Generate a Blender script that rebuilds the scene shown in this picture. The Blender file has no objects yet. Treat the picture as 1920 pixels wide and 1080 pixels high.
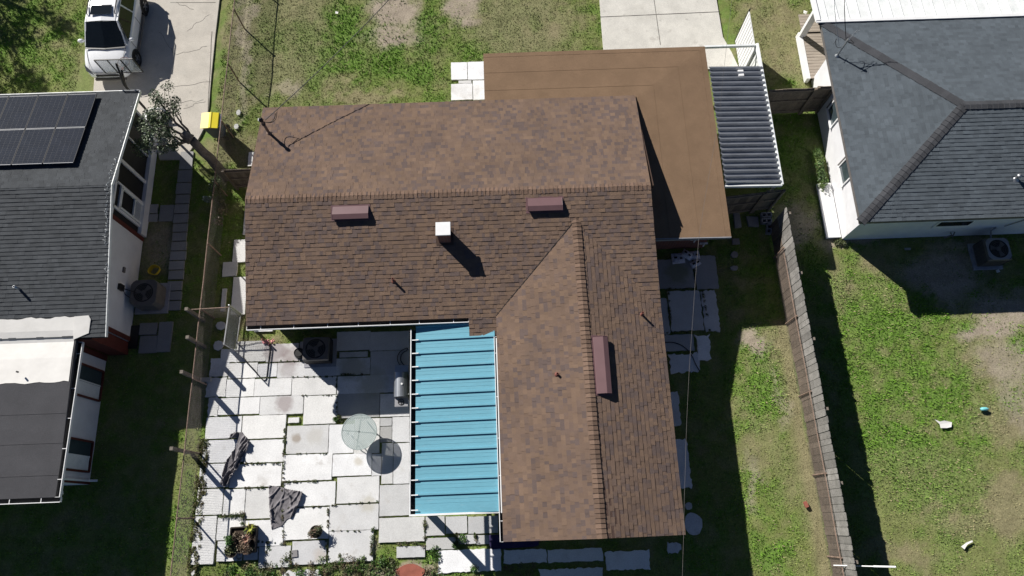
import bpy, math, random
import numpy as np
from mathutils import Vector, Matrix
R_ = math.radians
random.seed(7); rng = np.random.default_rng(11)
C = bpy.context.scene.collection
scene = bpy.context.scene

# ------------------------------------------------------------------ camera, world, sun, exposure
FPX, TILT, CAMH, YAW, ROLL = 1359.0, R_(17.86), 26.0, R_(-1.67), R_(-0.45)
RM = Matrix.Rotation(YAW, 3, 'Z') @ Matrix.Rotation(TILT, 3, 'X') @ Matrix.Rotation(ROLL, 3, 'Z')
cam = bpy.data.cameras.new('camera'); camo = bpy.data.objects.new('camera', cam); C.objects.link(camo)
camo.matrix_world = Matrix.Translation((0, 0, CAMH)) @ RM.to_4x4()
cam.sensor_width = 36.0; cam.lens = 36.0 * FPX / 1920.0; cam.clip_start = .1; cam.clip_end = 4000
scene.camera = camo
SUNV = Vector((-1.06, 1.10, 1.0)).normalized()          # towards the sun
world = bpy.data.worlds.new('World'); scene.world = world; world.use_nodes = True
nt = world.node_tree; bg = nt.nodes['Background']
sky = nt.nodes.new('ShaderNodeTexSky'); sky.sky_type = 'NISHITA'; sky.sun_disc = False
sky.sun_elevation = math.asin(SUNV.z); sky.sun_rotation = math.atan2(SUNV.x, SUNV.y)
sky.air_density = .42; sky.dust_density = .1; sky.ozone_density = 3.0
nt.links.new(sky.outputs[0], bg.inputs[0]); bg.inputs[1].default_value = 0.05
sun = bpy.data.lights.new('sun', 'SUN'); sun.energy = 5.0; sun.angle = R_(.5); sun.color = (1, .96, .9)
suno = bpy.data.objects.new('sun', sun); C.objects.link(suno)
suno.rotation_euler = SUNV.to_track_quat('Z', 'Y').to_euler(); suno.location = (-30, 30, 40)
scene.view_settings.view_transform = 'Standard'; scene.view_settings.look = 'None'
scene.view_settings.exposure = 0.45; scene.view_settings.gamma = 1.0

def P(px, py, z=0.0):
    """photo pixel (1920 wide) and known height -> world point"""
    d = RM @ Vector(((px - 960) / FPX, -(py - 540) / FPX, -1.0))
    return Vector((0, 0, CAMH)) + d * ((z - CAMH) / d.z)

# ------------------------------------------------------------------ helpers
def tag(o, label=None, cat=None, group=None, kind=None):
    if label: o['label'] = label
    if cat: o['category'] = cat
    if group: o['group'] = group
    if kind: o['kind'] = kind
    return o
def thing(name, label, cat, loc=(0, 0, 0), group=None):
    o = bpy.data.objects.new(name, None); C.objects.link(o); o.location = loc; o.empty_display_size = .2
    return tag(o, label, cat, group)
def worg(o):
    v = Vector((0, 0, 0))
    while o: v = v + Vector(o.location); o = o.parent
    return v
class MB:
    def __init__(s): s.v = []; s.f = []; s.c = []; s.m = []; s.mi = 0; s.col = (1, 1, 1)
    def add(s, vs, fs, col=None):
        n = len(s.v); s.v.extend([tuple(p) for p in vs])
        for f in fs: s.f.append([i + n for i in f]); s.c.append(col or s.col); s.m.append(s.mi)
    def box(s, c, size, rz=0, col=None, rx=0, ry=0):
        hx, hy, hz = size[0] / 2, size[1] / 2, size[2] / 2
        M_ = Matrix.Rotation(rz, 3, 'Z') @ Matrix.Rotation(ry, 3, 'Y') @ Matrix.Rotation(rx, 3, 'X')
        vs = [Vector(c) + M_ @ Vector((x * hx, y * hy, z * hz)) for x in (-1, 1) for y in (-1, 1) for z in (-1, 1)]
        s.add(vs, [(0, 1, 3, 2), (4, 6, 7, 5), (0, 4, 5, 1), (2, 3, 7, 6), (0, 2, 6, 4), (1, 5, 7, 3)], col)
    def bb(s, x0, x1, y0, y1, z0, z1, col=None): s.box(((x0 + x1) / 2, (y0 + y1) / 2, (z0 + z1) / 2), (abs(x1 - x0), abs(y1 - y0), abs(z1 - z0)), 0, col)
    def bar(s, a, b, w, h=None, col=None, up=(0, 0, 1)):
        a, b = Vector(a), Vector(b); h = h or w; d = (b - a); 
        if d.length < 1e-6: return
        d.normalize(); up = Vector(up)
        if abs(d.dot(up)) > .97: up = Vector((1, 0, 0))
        x = d.cross(up).normalized(); y = x.cross(d).normalized()
        vs = []
        for p in (a, b):
            for i, j in ((-1, -1), (1, -1), (1, 1), (-1, 1)): vs.append(p + x * (i * w / 2) + y * (j * h / 2))
        s.add(vs, [(3, 2, 1, 0), (4, 5, 6, 7), (0, 1, 5, 4), (1, 2, 6, 5), (2, 3, 7, 6), (3, 0, 4, 7)], col)
    def tube(s, pts, r, n=8, col=None, cap=True):
        pts = [Vector(p) for p in pts]; N = len(pts); rs = r if isinstance(r, (list, tuple)) else [r] * N
        vs = []; prev = None
        for i, p in enumerate(pts):
            d = (pts[min(i + 1, N - 1)] - pts[max(i - 1, 0)])
            d = d.normalized() if d.length > 1e-9 else Vector((0, 0, 1))
            if prev is None:
                a = Vector((0, 0, 1)) if abs(d.z) < .9 else Vector((1, 0, 0)); x = d.cross(a).normalized()
            else: x = (prev - d * prev.dot(d)).normalized()
            prev = x; y = d.cross(x)
            for k in range(n):
                t = 2 * math.pi * k / n; vs.append(p + x * (math.cos(t) * rs[i]) + y * (math.sin(t) * rs[i]))
        fs = [(i * n + k, i * n + (k + 1) % n, (i + 1) * n + (k + 1) % n, (i + 1) * n + k) for i in range(N - 1) for k in range(n)]
        if cap: fs += [tuple(range(n - 1, -1, -1)), tuple(range((N - 1) * n, N * n))]
        s.add(vs, fs, col)
    def cyl(s, c, r, h, n=24, col=None, r2=None):
        c = Vector(c); s.tube([c, c + Vector((0, 0, h))], [r, r if r2 is None else r2], n, col)
    def lathe(s, c, prof, n=24, col=None, axis=None):
        c = Vector(c); vs = []
        for (r, z) in prof:
            for k in range(n):
                t = 2 * math.pi * k / n; q = Vector((r * math.cos(t), r * math.sin(t), z))
                if axis == 'X': q = Vector((q.z, q.x, q.y))
                if axis == 'Y': q = Vector((q.x, q.z, q.y))
                vs.append(c + q)
        m = len(prof)
        s.add(vs, [(i * n + k, i * n + (k + 1) % n, (i + 1) * n + (k + 1) % n, (i + 1) * n + k) for i in range(m - 1) for k in range(n)], col)
    def prism(s, poly, d, col=None):
        """polygon (3D, upward winding) extruded down by d"""
        n = len(poly); top = [Vector(p) for p in poly]; bot = [p - Vector((0, 0, d)) for p in top]
        s.add(top + bot, [tuple(range(n)), tuple(range(2 * n - 1, n - 1, -1))] + [(i, i + n, (i + 1) % n + n, (i + 1) % n) for i in range(n)], col)
    def quad(s, a, b, c, d, col=None): s.add([a, b, c, d], [(0, 1, 2, 3)], col)
    def build(s, name, mat, parent=None, smooth=False, base=None, bevel=0, subsurf=0):
        me = bpy.data.meshes.new(name)
        org = worg(parent) if parent else (Vector(base) if base is not None else Vector((0, 0, 0)))
        vs = [(p[0] - org.x, p[1] - org.y, p[2] - org.z) for p in s.v]
        me.from_pydata(vs, [], s.f)
        for m in (mat if isinstance(mat, (list, tuple)) else [mat]): me.materials.append(m)
        ca = me.color_attributes.new('Col', 'FLOAT_COLOR', 'CORNER')
        arr = np.ones((len(me.loops), 4), np.float32)
        ln = np.array([len(f) for f in s.f]); arr[:, :3] = np.repeat(np.array(s.c, np.float32).reshape(-1, 3), ln, axis=0)
        ca.data.foreach_set('color', arr.ravel())
        if max(s.m, default=0) > 0: me.polygons.foreach_set('material_index', s.m)
        if smooth: me.polygons.foreach_set('use_smooth', [True] * len(s.f))
        me.update()
        o = bpy.data.objects.new(name, me); C.objects.link(o)
        if parent: o.parent = parent
        else: o.location = org
        if bevel:
            b = o.modifiers.new('bevel', 'BEVEL'); b.width = bevel; b.segments = 2; b.limit_method = 'ANGLE'
        if subsurf:
            u = o.modifiers.new('sub', 'SUBSURF'); u.levels = u.render_levels = subsurf
        return o
def dup(o, loc=None, parent=None, label=None):
    c = o.copy(); C.objects.link(c)
    if parent: c.parent = parent
    if loc is not None: c.location = loc
    if label: c['label'] = label
    for ch in list(o.children): dup(ch, None, c)
    return c

# ------------------------------------------------------------------ materials
def mat(name, col, rough=.85, metal=0.0, var=.18, scale=3.0, fine=0.0, fscale=60, bump=0.0, bscale=60, attr=False, spec=.4, alpha=None, coat=0, stain=None, stretch=None):
    m = bpy.data.materials.new(name); m.use_nodes = True; n = m.node_tree.nodes; l = m.node_tree.links
    b = n['Principled BSDF']; b.inputs['Roughness'].default_value = rough; b.inputs['Metallic'].default_value = metal
    b.inputs['Specular IOR Level'].default_value = spec
    if coat: b.inputs['Coat Weight'].default_value = coat; b.inputs['Coat Roughness'].default_value = .05
    tc = n.new('ShaderNodeTexCoord'); vec = tc.outputs['Object']
    if stretch:
        mp = n.new('ShaderNodeMapping'); mp.inputs['Scale'].default_value = stretch; l.new(vec, mp.inputs[0]); vec = mp.outputs[0]
    if attr:
        a = n.new('ShaderNodeAttribute'); a.attribute_name = 'Col'; cur = a.outputs['Color']
        if tuple(col) != (1, 1, 1):
            mx = n.new('ShaderNodeMix'); mx.data_type = 'RGBA'; mx.blend_type = 'MULTIPLY'; mx.inputs[0].default_value = 1
            l.new(cur, mx.inputs[6]); mx.inputs[7].default_value = (*col, 1); cur = mx.outputs[2]
    else:
        rgb = n.new('ShaderNodeRGB'); rgb.outputs[0].default_value = (*col, 1); cur = rgb.outputs[0]
    def modulate(cur, sc, amt, detail=4, rough_=.6):
        nz = n.new('ShaderNodeTexNoise'); nz.inputs['Scale'].default_value = sc; nz.inputs['Detail'].default_value = detail; nz.inputs['Roughness'].default_value = rough_
        l.new(vec, nz.inputs['Vector'])
        mr = n.new('ShaderNodeMapRange'); mr.inputs[1].default_value = .3; mr.inputs[2].default_value = .7; mr.inputs[3].default_value = 1 - amt; mr.inputs[4].default_value = 1 + amt
        l.new(nz.outputs[0], mr.inputs[0])
        mx = n.new('ShaderNodeMix'); mx.data_type = 'RGBA'; mx.blend_type = 'MULTIPLY'; mx.inputs[0].default_value = 1
        l.new(cur, mx.inputs[6]); l.new(mr.outputs[0], mx.inputs[7]); return mx.outputs[2]
    if var: cur = modulate(cur, scale, var)
    if fine: cur = modulate(cur, fscale, fine, 2)
    if stain:                                             # (scale, threshold, colour, strength)
        for (sc, th, sc_col, st) in stain:
            nz = n.new('ShaderNodeTexNoise'); nz.inputs['Scale'].default_value = sc; nz.inputs['Detail'].default_value = 6; nz.inputs['Roughness'].default_value = .65
            l.new(vec, nz.inputs['Vector'])
            mr = n.new('ShaderNodeMapRange'); mr.inputs[1].default_value = th; mr.inputs[2].default_value = th + .14; mr.inputs[3].default_value = 0; mr.inputs[4].default_value = st
            l.new(nz.outputs[0], mr.inputs[0])
            mx = n.new('ShaderNodeMix'); mx.data_type = 'RGBA'; l.new(mr.outputs[0], mx.inputs[0]); l.new(cur, mx.inputs[6]); mx.inputs[7].default_value = (*sc_col, 1); cur = mx.outputs[2]
    l.new(cur, b.inputs['Base Color'])
    if bump:
        nz = n.new('ShaderNodeTexNoise'); nz.inputs['Scale'].default_value = bscale; nz.inputs['Detail'].default_value = 3; l.new(vec, nz.inputs['Vector'])
        bp = n.new('ShaderNodeBump'); bp.inputs['Strength'].default_value = bump; bp.inputs['Distance'].default_value = .02
        l.new(nz.outputs[0], bp.inputs['Height']); l.new(bp.outputs[0], b.inputs['Normal'])
    if alpha is not None: b.inputs['Alpha'].default_value = alpha
    return m
def spots(m, items):
    """round stains at given places on a paving material: (x, y, radius, colour, strength)"""
    n = m.node_tree.nodes; l = m.node_tree.links; b = n['Principled BSDF']; src = b.inputs['Base Color'].links[0].from_socket
    tc = n.new('ShaderNodeTexCoord'); nz = n.new('ShaderNodeTexNoise'); nz.inputs['Scale'].default_value = 5; nz.inputs['Detail'].default_value = 5; l.new(tc.outputs['Object'], nz.inputs['Vector'])
    for x, y, r, c, s in items:
        d = n.new('ShaderNodeVectorMath'); d.operation = 'DISTANCE'; l.new(tc.outputs['Object'], d.inputs[0]); d.inputs[1].default_value = (x, y, .05)
        ad = n.new('ShaderNodeMath'); ad.operation = 'MULTIPLY_ADD'; l.new(nz.outputs[0], ad.inputs[0]); ad.inputs[1].default_value = r * 1.1; l.new(d.outputs['Value'], ad.inputs[2])
        mr = n.new('ShaderNodeMapRange'); mr.inputs[1].default_value = r * 1.75; mr.inputs[2].default_value = r * 1.15; mr.inputs[3].default_value = 0; mr.inputs[4].default_value = s; l.new(ad.outputs[0], mr.inputs[0])
        mx = n.new('ShaderNodeMix'); mx.data_type = 'RGBA'; l.new(mr.outputs[0], mx.inputs[0]); l.new(src, mx.inputs[6]); mx.inputs[7].default_value = (*c, 1); src = mx.outputs[2]
    l.new(src, b.inputs['Base Color'])
def sep(name, m, parent, calls, **k):
    for f in calls:
        mb = MB(); f(mb); mb.build(name, m, parent, **k)
def brickmat(name, c1, c2, mortar, sc=(1, 1, 1)):
    m = mat(name, c1, .9, var=0); n = m.node_tree.nodes; l = m.node_tree.links; b = n['Principled BSDF']
    tc = n.new('ShaderNodeTexCoord'); sp = n.new('ShaderNodeSeparateXYZ'); l.new(tc.outputs['Object'], sp.inputs[0])
    ad = n.new('ShaderNodeMath'); ad.operation = 'ADD'; l.new(sp.outputs[0], ad.inputs[0]); l.new(sp.outputs[1], ad.inputs[1])
    cb = n.new('ShaderNodeCombineXYZ'); l.new(ad.outputs[0], cb.inputs[0]); l.new(sp.outputs[2], cb.inputs[1])
    br = n.new('ShaderNodeTexBrick'); l.new(cb.outputs[0], br.inputs['Vector']); br.inputs['Scale'].default_value = 1
    br.inputs['Brick Width'].default_value = .22; br.inputs['Row Height'].default_value = .075; br.inputs['Mortar Size'].default_value = .006
    br.inputs['Color1'].default_value = (*c1, 1); br.inputs['Color2'].default_value = (*c2, 1); br.inputs['Mortar'].default_value = (*mortar, 1)
    l.new(br.outputs[0], b.inputs['Base Color']); return m
MA = dict(
    shingle=mat('brown_shingle', (1.08, 1.0, .95), .95, stain=[(.7, .60, (.12, .095, .085), .35), (3.2, .66, (.085, .07, .066), .45)], var=.10, scale=.8, fine=.12, fscale=70, bump=.5, bscale=220, attr=True, spec=.15),
    cshingle=mat('faded_black_shingle', (.80, .77, .74), .9, var=.12, scale=.9, fine=.14, fscale=70, bump=.5, bscale=220, attr=True, spec=.2),
    dshingle=mat('charcoal_shingle', (1.08, 1.14, 1.16), .9, var=.12, scale=.9, fine=.14, fscale=70, bump=.5, bscale=220, attr=True, spec=.25),
    flat=mat('brown_roll_roofing', (.20, .132, .083), .95, var=.10, scale=1.3, fine=.15, fscale=50, bump=.4, bscale=160, spec=.15, stain=[(.9, .62, (.15, .10, .066), .35)]),
    fascia=mat('brown_fascia', (.06, .035, .025), .6),
    gutin=mat('gutter_shade_grime', (.02, .02, .022), .8, var=.4),  # near-black: shade inside the troughs put into the colour, along with grime
    white=mat('white_paint', (.8, .8, .8), .5, var=.05, scale=4),
    whitedirty=mat('weathered_white_metal', (.78, .8, .79), .45, var=.09, scale=2, fine=.06, fscale=30, stain=[(1.5, .58, (.5, .55, .54), .5)]),
    stucco=mat('painted_stucco', (.72, .72, .74), .9, var=.06, scale=2, bump=.3, bscale=60, stain=[(1.2, .64, (.5, .47, .43), .35)]),
    beige=mat('beige_stucco', (.55, .48, .4), .9, var=.08, scale=2, bump=.3),
    brick=brickmat('red_brick', (.19, .062, .045), (.13, .045, .035), (.22, .19, .17)),
    redtrim=mat('red_brown_trim', (.11, .025, .018), .6, var=.2),
    screen=mat('dark_insect_screen', (.012, .012, .014), .7, var=.25),
    glass=mat('window_glass', (.05, .07, .08), .08, var=.1, spec=.6),
    darkglass=mat('tinted_glass', (.01, .013, .015), .05, var=0, spec=.7),
    vent=mat('maroon_vent_paint', (.15, .085, .09), .45, var=.06),
    pvc=mat('pipe_boot', (.17, .06, .045), .6), black=mat('black_plastic', (.015, .015, .016), .5, var=.2),
    rub=mat('rubber', (.012, .012, .012), .8, var=.2), rust=mat('rusty_steel', (.22, .155, .12), .8, var=.35, scale=9),
    galv=mat('galvanised_steel', (.38, .39, .40), .4, metal=.75, var=.2, scale=6),
    mesh=mat('chain_link_wire', (.25, .22, .2), .5, metal=.5, var=.3, scale=5),
    corr=mat('corrugated_metal', (.34, .355, .38), .38, metal=.6, var=.16, scale=3, fine=.12, fscale=20, stain=[(2.2, .56, (.12, .12, .13), .6)], stretch=(.35, 2, 1)),
    blue=mat('blue_metal_panel', (.135, .355, .45), .5, var=.06, scale=1.2, fine=.05, fscale=12, stain=[(4, .60, (.25, .40, .46), .5), (1.3, .62, (.24, .42, .5), .5), (14, .68, (.12, .2, .22), .5)], stretch=(.4, 2.5, 1)),
    wood=mat('weathered_grey_wood', (1, 1, 1), .9, var=.22, scale=4, fine=.25, fscale=25, attr=True, bump=.3, bscale=30),
    conc=mat('old_concrete', (1, 1, 1), .95, var=.10, scale=1.6, fine=.1, fscale=24, bump=.25, bscale=60, attr=True, stain=[(.9, .55, (.5, .48, .43), .45), (1.1, .60, (.30, .27, .23), .6), (3.5, .62, (.2, .18, .16), .5), (11, .68, (.2, .19, .17), .45)]),
    slab=mat('pale_paving_slab', (1, 1, 1), .95, var=.08, scale=1.5, fine=.08, fscale=24, bump=.2, bscale=60, attr=True, stain=[(.8, .56, (.5, .48, .45), .55), (1.6, .63, (.36, .33, .30), .55), (5, .64, (.34, .31, .28), .5), (15, .66, (.3, .28, .26), .4)]),
    ground=mat('soil_and_turf', (1, 1, 1), 1, var=.15, scale=2.5, fine=.25, fscale=22, bump=.6, bscale=35, attr=True, spec=.1),
    grass=mat('grass_blades', (1, 1, 1), .8, var=0, attr=True, spec=.2),
    leaf=mat('leaves', (1, 1, 1), .55, var=0, attr=True, spec=.45),
    bark=mat('grey_bark', (.20, .17, .145), .95, var=.3, scale=7, fine=.3, fscale=30, bump=.8, bscale=20, stretch=(1, 1, .35)),
    roll=mat('charcoal_roll_roofing', (.066, .066, .072), .9, var=.12, scale=1.2, fine=.15, fscale=45, bump=.4, bscale=120, spec=.3),
    membrane=mat('white_roof_coating', (.78, .76, .72), .6, var=.06, scale=1.5, bump=.2, bscale=6, stain=[(1, .6, (.6, .56, .5), .4)]),
    solar=mat('solar_cells', (.018, .023, .036), .7, var=.15, scale=2, spec=.05), alu=mat('black_panel_frame', (.05, .05, .055), .6, var=.1, spec=.15),
    car=mat('white_car_paint', (.84, .85, .87), .25, var=0, coat=.8), chrome=mat('alloy', (.45, .45, .47), .3, metal=.9, var=.1),
    yellow=mat('yellow_plastic', (.72, .6, .02), .4, var=.05), bblue=mat('blue_plastic', (.02, .05, .13), .45, var=.1),
    cloth=mat('grey_cloth', (.165, .155, .165), .95, var=.25, scale=5, fine=.2, fscale=40), mat_=mat('purple_mat', (.025, .018, .075), .8, var=.25),
    cellline=mat('cell_line', (.024, .030, .046), .5, var=.1, spec=.1), rowline=mat('panel_row_trim', (.2, .21, .23), .5, var=.1),
    acgrey=mat('ac_casing', (.13, .12, .115), .7, var=.2, scale=4), aclight=mat('ac_pale_casing', (.3, .3, .32), .6, var=.15),
    steel=mat('stainless_lid', (.38, .4, .43), .35, metal=.8, var=.12), tablem=mat('pale_green_metal', (.36, .42, .41), .5, var=.06),
    terra=mat('red_paver', (.30, .10, .07), .95, var=.2, scale=4, fine=.2), pot=mat('plant_pot', (.10, .085, .07), .8, var=.3, scale=8),
    soil=mat('potting_soil', (.05, .035, .025), 1, var=.3, scale=10), plank=mat('deck_plank', (.36, .31, .26), .85, var=.25, scale=3, stretch=(.4, 4, 1), fine=.15),
    paper=mat('paper', (.8, .79, .75), .9, var=.05), ink=mat('printed_bag', (.6, .62, .7), .8, var=.3, scale=14), pink=mat('pink_rubber', (.6, .25, .26), .7, var=.3, scale=14),
    cyan=mat('cyan_plastic', (.2, .6, .62), .4, var=.1), ywire=mat('yellow_hose', (.62, .46, .03), .6, var=.15), clear=mat('acrylic', (.5, .53, .52), .15, var=.1, alpha=.4),
    cblock=mat('cinder_block', (.33, .33, .36), .95, var=.15, scale=5, bump=.4),
)
# ------------------------------------------------------------------ roofing helpers
def clip(poly, a, b, c):                                  # keep a*u+b*v <= c
    out = []
    for i in range(len(poly)):
        p, q = poly[i], poly[(i + 1) % len(poly)]
        dp, dq = a * p[0] + b * p[1] - c, a * q[0] + b * q[1] - c
        if dp <= 0: out.append(p)
        if dp * dq < 0:
            t = dp / (dp - dq); out.append((p[0] + t * (q[0] - p[0]), p[1] + t * (q[1] - p[1])))
    return out
def brown(u, row, k):
    n = math.sin(u * 1.3 + row * .21) * .5 + math.sin(u * .55 - row * .37 + 2) * .5
    r = random.random() + n * .12
    if r > .80: c = (.122, .098, .092)
    elif r > .60: c = (.143, .109, .092)
    elif r < .15: c = (.178, .131, .099)
    else: c = (.160, .119, .094)
    j = random.uniform(.93, 1.07); return (c[0] * j, c[1] * j, c[2] * j)
def charcoal(u, row, k):
    r = random.random(); g = .088 if r > .8 else (.096 if r > .4 else .105)
    j = random.uniform(.92, 1.08); return (g * j * .88, g * j * .99, g * j * 1.12)
def shingles(mb, poly, colf, e=.143, t=.0095, tabs=(.09, .22), tooth=.007):
    p0, p1, p2 = [Vector(p) for p in poly[:3]]
    n = (p1 - p0).cross(p2 - p0).normalized()
    if n.z < 0: n = -n
    V = (Vector((0, 0, 1)) - n * n.z).normalized(); U = V.cross(n).normalized()
    O = min((Vector(p) for p in poly), key=lambda p: p.z)
    p2d = [((Vector(p) - O).dot(U), (Vector(p) - O).dot(V)) for p in poly]
    ar = sum(p2d[i][0] * p2d[(i + 1) % len(p2d)][1] - p2d[(i + 1) % len(p2d)][0] * p2d[i][1] for i in range(len(p2d)))
    if ar < 0: p2d = p2d[::-1]
    planes = []
    for i in range(len(p2d)):
        p, q = p2d[i], p2d[(i + 1) % len(p2d)]; a, b = (q[1] - p[1]), -(q[0] - p[0]); L = math.hypot(a, b)
        if L > 1e-6: planes.append((a / L, b / L, (a * p[0] + b * p[1]) / L))
    u0, u1 = min(p[0] for p in p2d), max(p[0] for p in p2d); v1 = max(p[1] for p in p2d)
    for j in range(int(v1 / e) + 1):
        va = j * e; u = u0 - random.uniform(0, .2); k = 0
        while u < u1:
            w = random.uniform(*tabs); ex = tooth * (random.random() < .45)
            q = [(u, va), (u + w, va), (u + w, va + e), (u, va + e)]
            for pl in planes:
                q = clip(q, *pl)
                if len(q) < 3: break
            if len(q) >= 3:
                h = lambda v: t * (1 - (v - va) / e) + ex + .003
                top = [O + U * a + V * b + n * h(b) for a, b in q]; bot = [O + U * a + V * b - n * .004 for a, b in q]
                m = len(q); col = colf(u, j, k)
                mb.add(top + bot, [tuple(range(m))] + [(i, i + m, (i + 1) % m + m, (i + 1) % m) for i in range(m)], col)
            u += w; k += 1
def tone(c, a, b):
    k = random.uniform(a, b); return tuple(x * k for x in c)
def caps(mb, a, b, hw, drop, colf, e=.145, side=None, lift=.03):
    """ridge or hip caps from a to b; hw half width, drop height lost at the cap's edge"""
    a, b = Vector(a), Vector(b); d = b - a; L = d.length; d.normalize()
    s = d.cross(Vector((0, 0, 1))).normalized(); N = int(L / e)
    for i in range(N + 1):
        p = a + d * (i * e); q = a + d * min(L, (i + 1) * e + .02)
        if (q - p).length < .03: continue
        c = colf(i, 0, 0); up0 = Vector((0, 0, lift)); up1 = Vector((0, 0, lift - .022)); dn = Vector((0, 0, -drop))
        j = random.uniform(-.008, .008)
        A = [p - s * (hw + j) + dn + up0, p + up0, p + s * (hw - j) + dn + up0]
        B = [q - s * (hw + j) + dn + up1, q + up1, q + s * (hw - j) + dn + up1]
        D = [x - Vector((0, 0, .03)) for x in A]
        mb.add(A + B + D, [(0, 1, 4, 3), (1, 2, 5, 4), (0, 6, 7, 1), (1, 7, 8, 2), (0, 3, 6), (2, 8, 5)], c)
def gutter(mb, a, b, out, z, w=.13, d=.11, hang=1.0):
    """open gutter; material 0 = white metal, 1 = dark inside"""
    a = Vector((a[0], a[1], 0)); b = Vector((b[0], b[1], 0)); o = Vector((out[0], out[1], 0)); t = (b - a).normalized()
    zt = Vector((0, 0, z))
    mb.mi = 0; mb.bar(a + o * w + zt, b + o * w + zt, .022, .03)
    mb.bar(a + o * (w - .004) + zt - Vector((0, 0, .065)), b + o * (w - .004) + zt - Vector((0, 0, .065)), .012, .1)
    mb.mi = 1; mb.bar(a + o * (w / 2) + zt - Vector((0, 0, d)), b + o * (w / 2) + zt - Vector((0, 0, d)), w * .9, .012)
    mb.bar(a + o * .012 + zt - Vector((0, 0, .055)), b + o * .012 + zt - Vector((0, 0, .055)), .012, .10)
    mb.mi = 0; L = (b - a).length; n = max(1, int(L / hang))
    for i in range(n):
        p = a + t * ((i + .5) * L / n + random.uniform(-.1, .1)); mb.bar(p + zt - Vector((0, 0, .004)), p + o * w + zt - Vector((0, 0, .004)), .02, .012)
    for p in (a, b): mb.bar(p + zt - Vector((0, 0, .05)), p + o * w + zt - Vector((0, 0, .05)), .012, .09)

# ================================================================== BROWN HOUSE
WX0, EXN, EXS, NY, SY, RY, EZ, RZ = -8.74, 5.08, 5.22, 14.92, 6.57, 10.74, 2.50, 3.50
SL = (RZ - EZ) / (RY - SY)
def rz_main(y): return EZ + SL * (y - SY) if y < RY else RZ - SL * (y - RY)
WRZ, WW, WS = 3.24, -.34, -.58                            # wing ridge height, west eave x, south end y
house = thing('house', 'brown shingled house with an L-shaped gable roof, in the middle of the photo', 'house', (-1.7, 8, 0))
RT = MB()
RT.col = (.1, .07, .06)
planesM = [[(WX0, NY, EZ), (EXN, NY, EZ), (EXN, RY, RZ), (WX0, RY, RZ)][::-1],
           [(WX0, SY, EZ), (EXS, SY, EZ), (EXN, RY, RZ), (WX0, RY, RZ)],
           [(-1.27, 5.95, EZ - .62 * SL), (WW + .03, 5.95, EZ - .62 * SL), (WW + .03, SY + .02, EZ), (-1.27, SY + .02, EZ)]]
WTOP = (2.48, SY + (WRZ - EZ) / SL, WRZ); WBOT = (2.60, WS, WRZ)
planesW = [[(WW, WS, EZ), WBOT, WTOP, (WW, SY, EZ)], [(EXS + .03, WS, EZ), (EXS, SY, EZ), WTOP, WBOT]]
for pl in planesM + planesW:
    q = [Vector(p) for p in pl]
    nn = (q[1] - q[0]).cross(q[2] - q[0])
    if nn.z < 0: q = q[::-1]
    RT.prism([p - Vector((0, 0, .008)) for p in q], .13)
    shingles(RT, pl, brown)
roof = RT.build('roof', MA['shingle'], house)
cb = MB()
caps(cb, (EXN, RY, RZ), (WX0, RY, RZ), .15, .036, lambda i, a, b: tone((.16, .115, .09), .84, 1.12), lift=.022)
cb.build('ridge_cap', MA['shingle'], roof); cb = MB()
caps(cb, WBOT, (WTOP[0], WTOP[1] + .1, WRZ + .02), .155, .04, lambda i, a, b: tone((.155, .113, .088), .72, 1.2))
cb.build('ridge_cap', MA['shingle'], roof)
vl = MB(); 
n_ = 46
for i in range(n_):                                       # shadow line of the cut valley, laid in as dark bars
    t = i / n_; p = Vector(WTOP).lerp(Vector((WW, SY, EZ)), t); q = Vector(WTOP).lerp(Vector((WW, SY, EZ)), (i + 1) / n_)
    j = random.uniform(-.012, .012); vl.bar(p + Vector((-.03 + j, .02, .018)), q + Vector((-.03 + j, .02, .018)), .018, .012)
vl.build('valley_shadow_line', MA['gutin'], roof)
# fascia boards
fb = MB()
for a, b in (((WX0, NY), (-.6, NY)), ((WX0, SY), (-1.28, SY)), ((WX0 + .01, SY), (WX0 + .01, NY))): pass
fb.bar((WX0 + .015, SY + .05, EZ - .10), (WX0 + .015, RY, RZ - .10), .03, .16); fb.bar((WX0 + .015, RY, RZ - .10), (WX0 + .015, NY - .05, EZ - .10), .03, .16)
fb.build('fascia', MA['fascia'], house); fb = MB()
fb.bar((EXS - .04, RY, RZ - .10), (EXN - .03, NY - .05, EZ - .10), .03, .16)
fb.build('fascia', MA['fascia'], house); fb = MB()
fb.bar((WW + .03, WS + .02, EZ - .10), (2.60, WS + .02, WRZ - .10), .03, .16); fb.bar((2.60, WS + .02, WRZ - .10), (EXS, WS + .02, EZ - .10), .03, .16)
fb.build('fascia', MA['fascia'], house)
gt = MB(); gutter(gt, (WX0, SY), (-1.28, SY), (0, -1), EZ - .06); gt.build('gutter', [MA['white'], MA['gutin']], house)
gt = MB(); gutter(gt, (-1.2, 5.95), (WW + .05, 5.95), (0, -1), EZ - .62 * SL - .05, hang=.5); gt.build('gutter', [MA['white'], MA['gutin']], house)
gt = MB(); gutter(gt, (WW, 5.9), (WW, WS), (-1, 0), EZ - .06, w=.1, hang=1.2); gt.build('gutter', [MA['white'], MA['gutin']], house)
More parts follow.
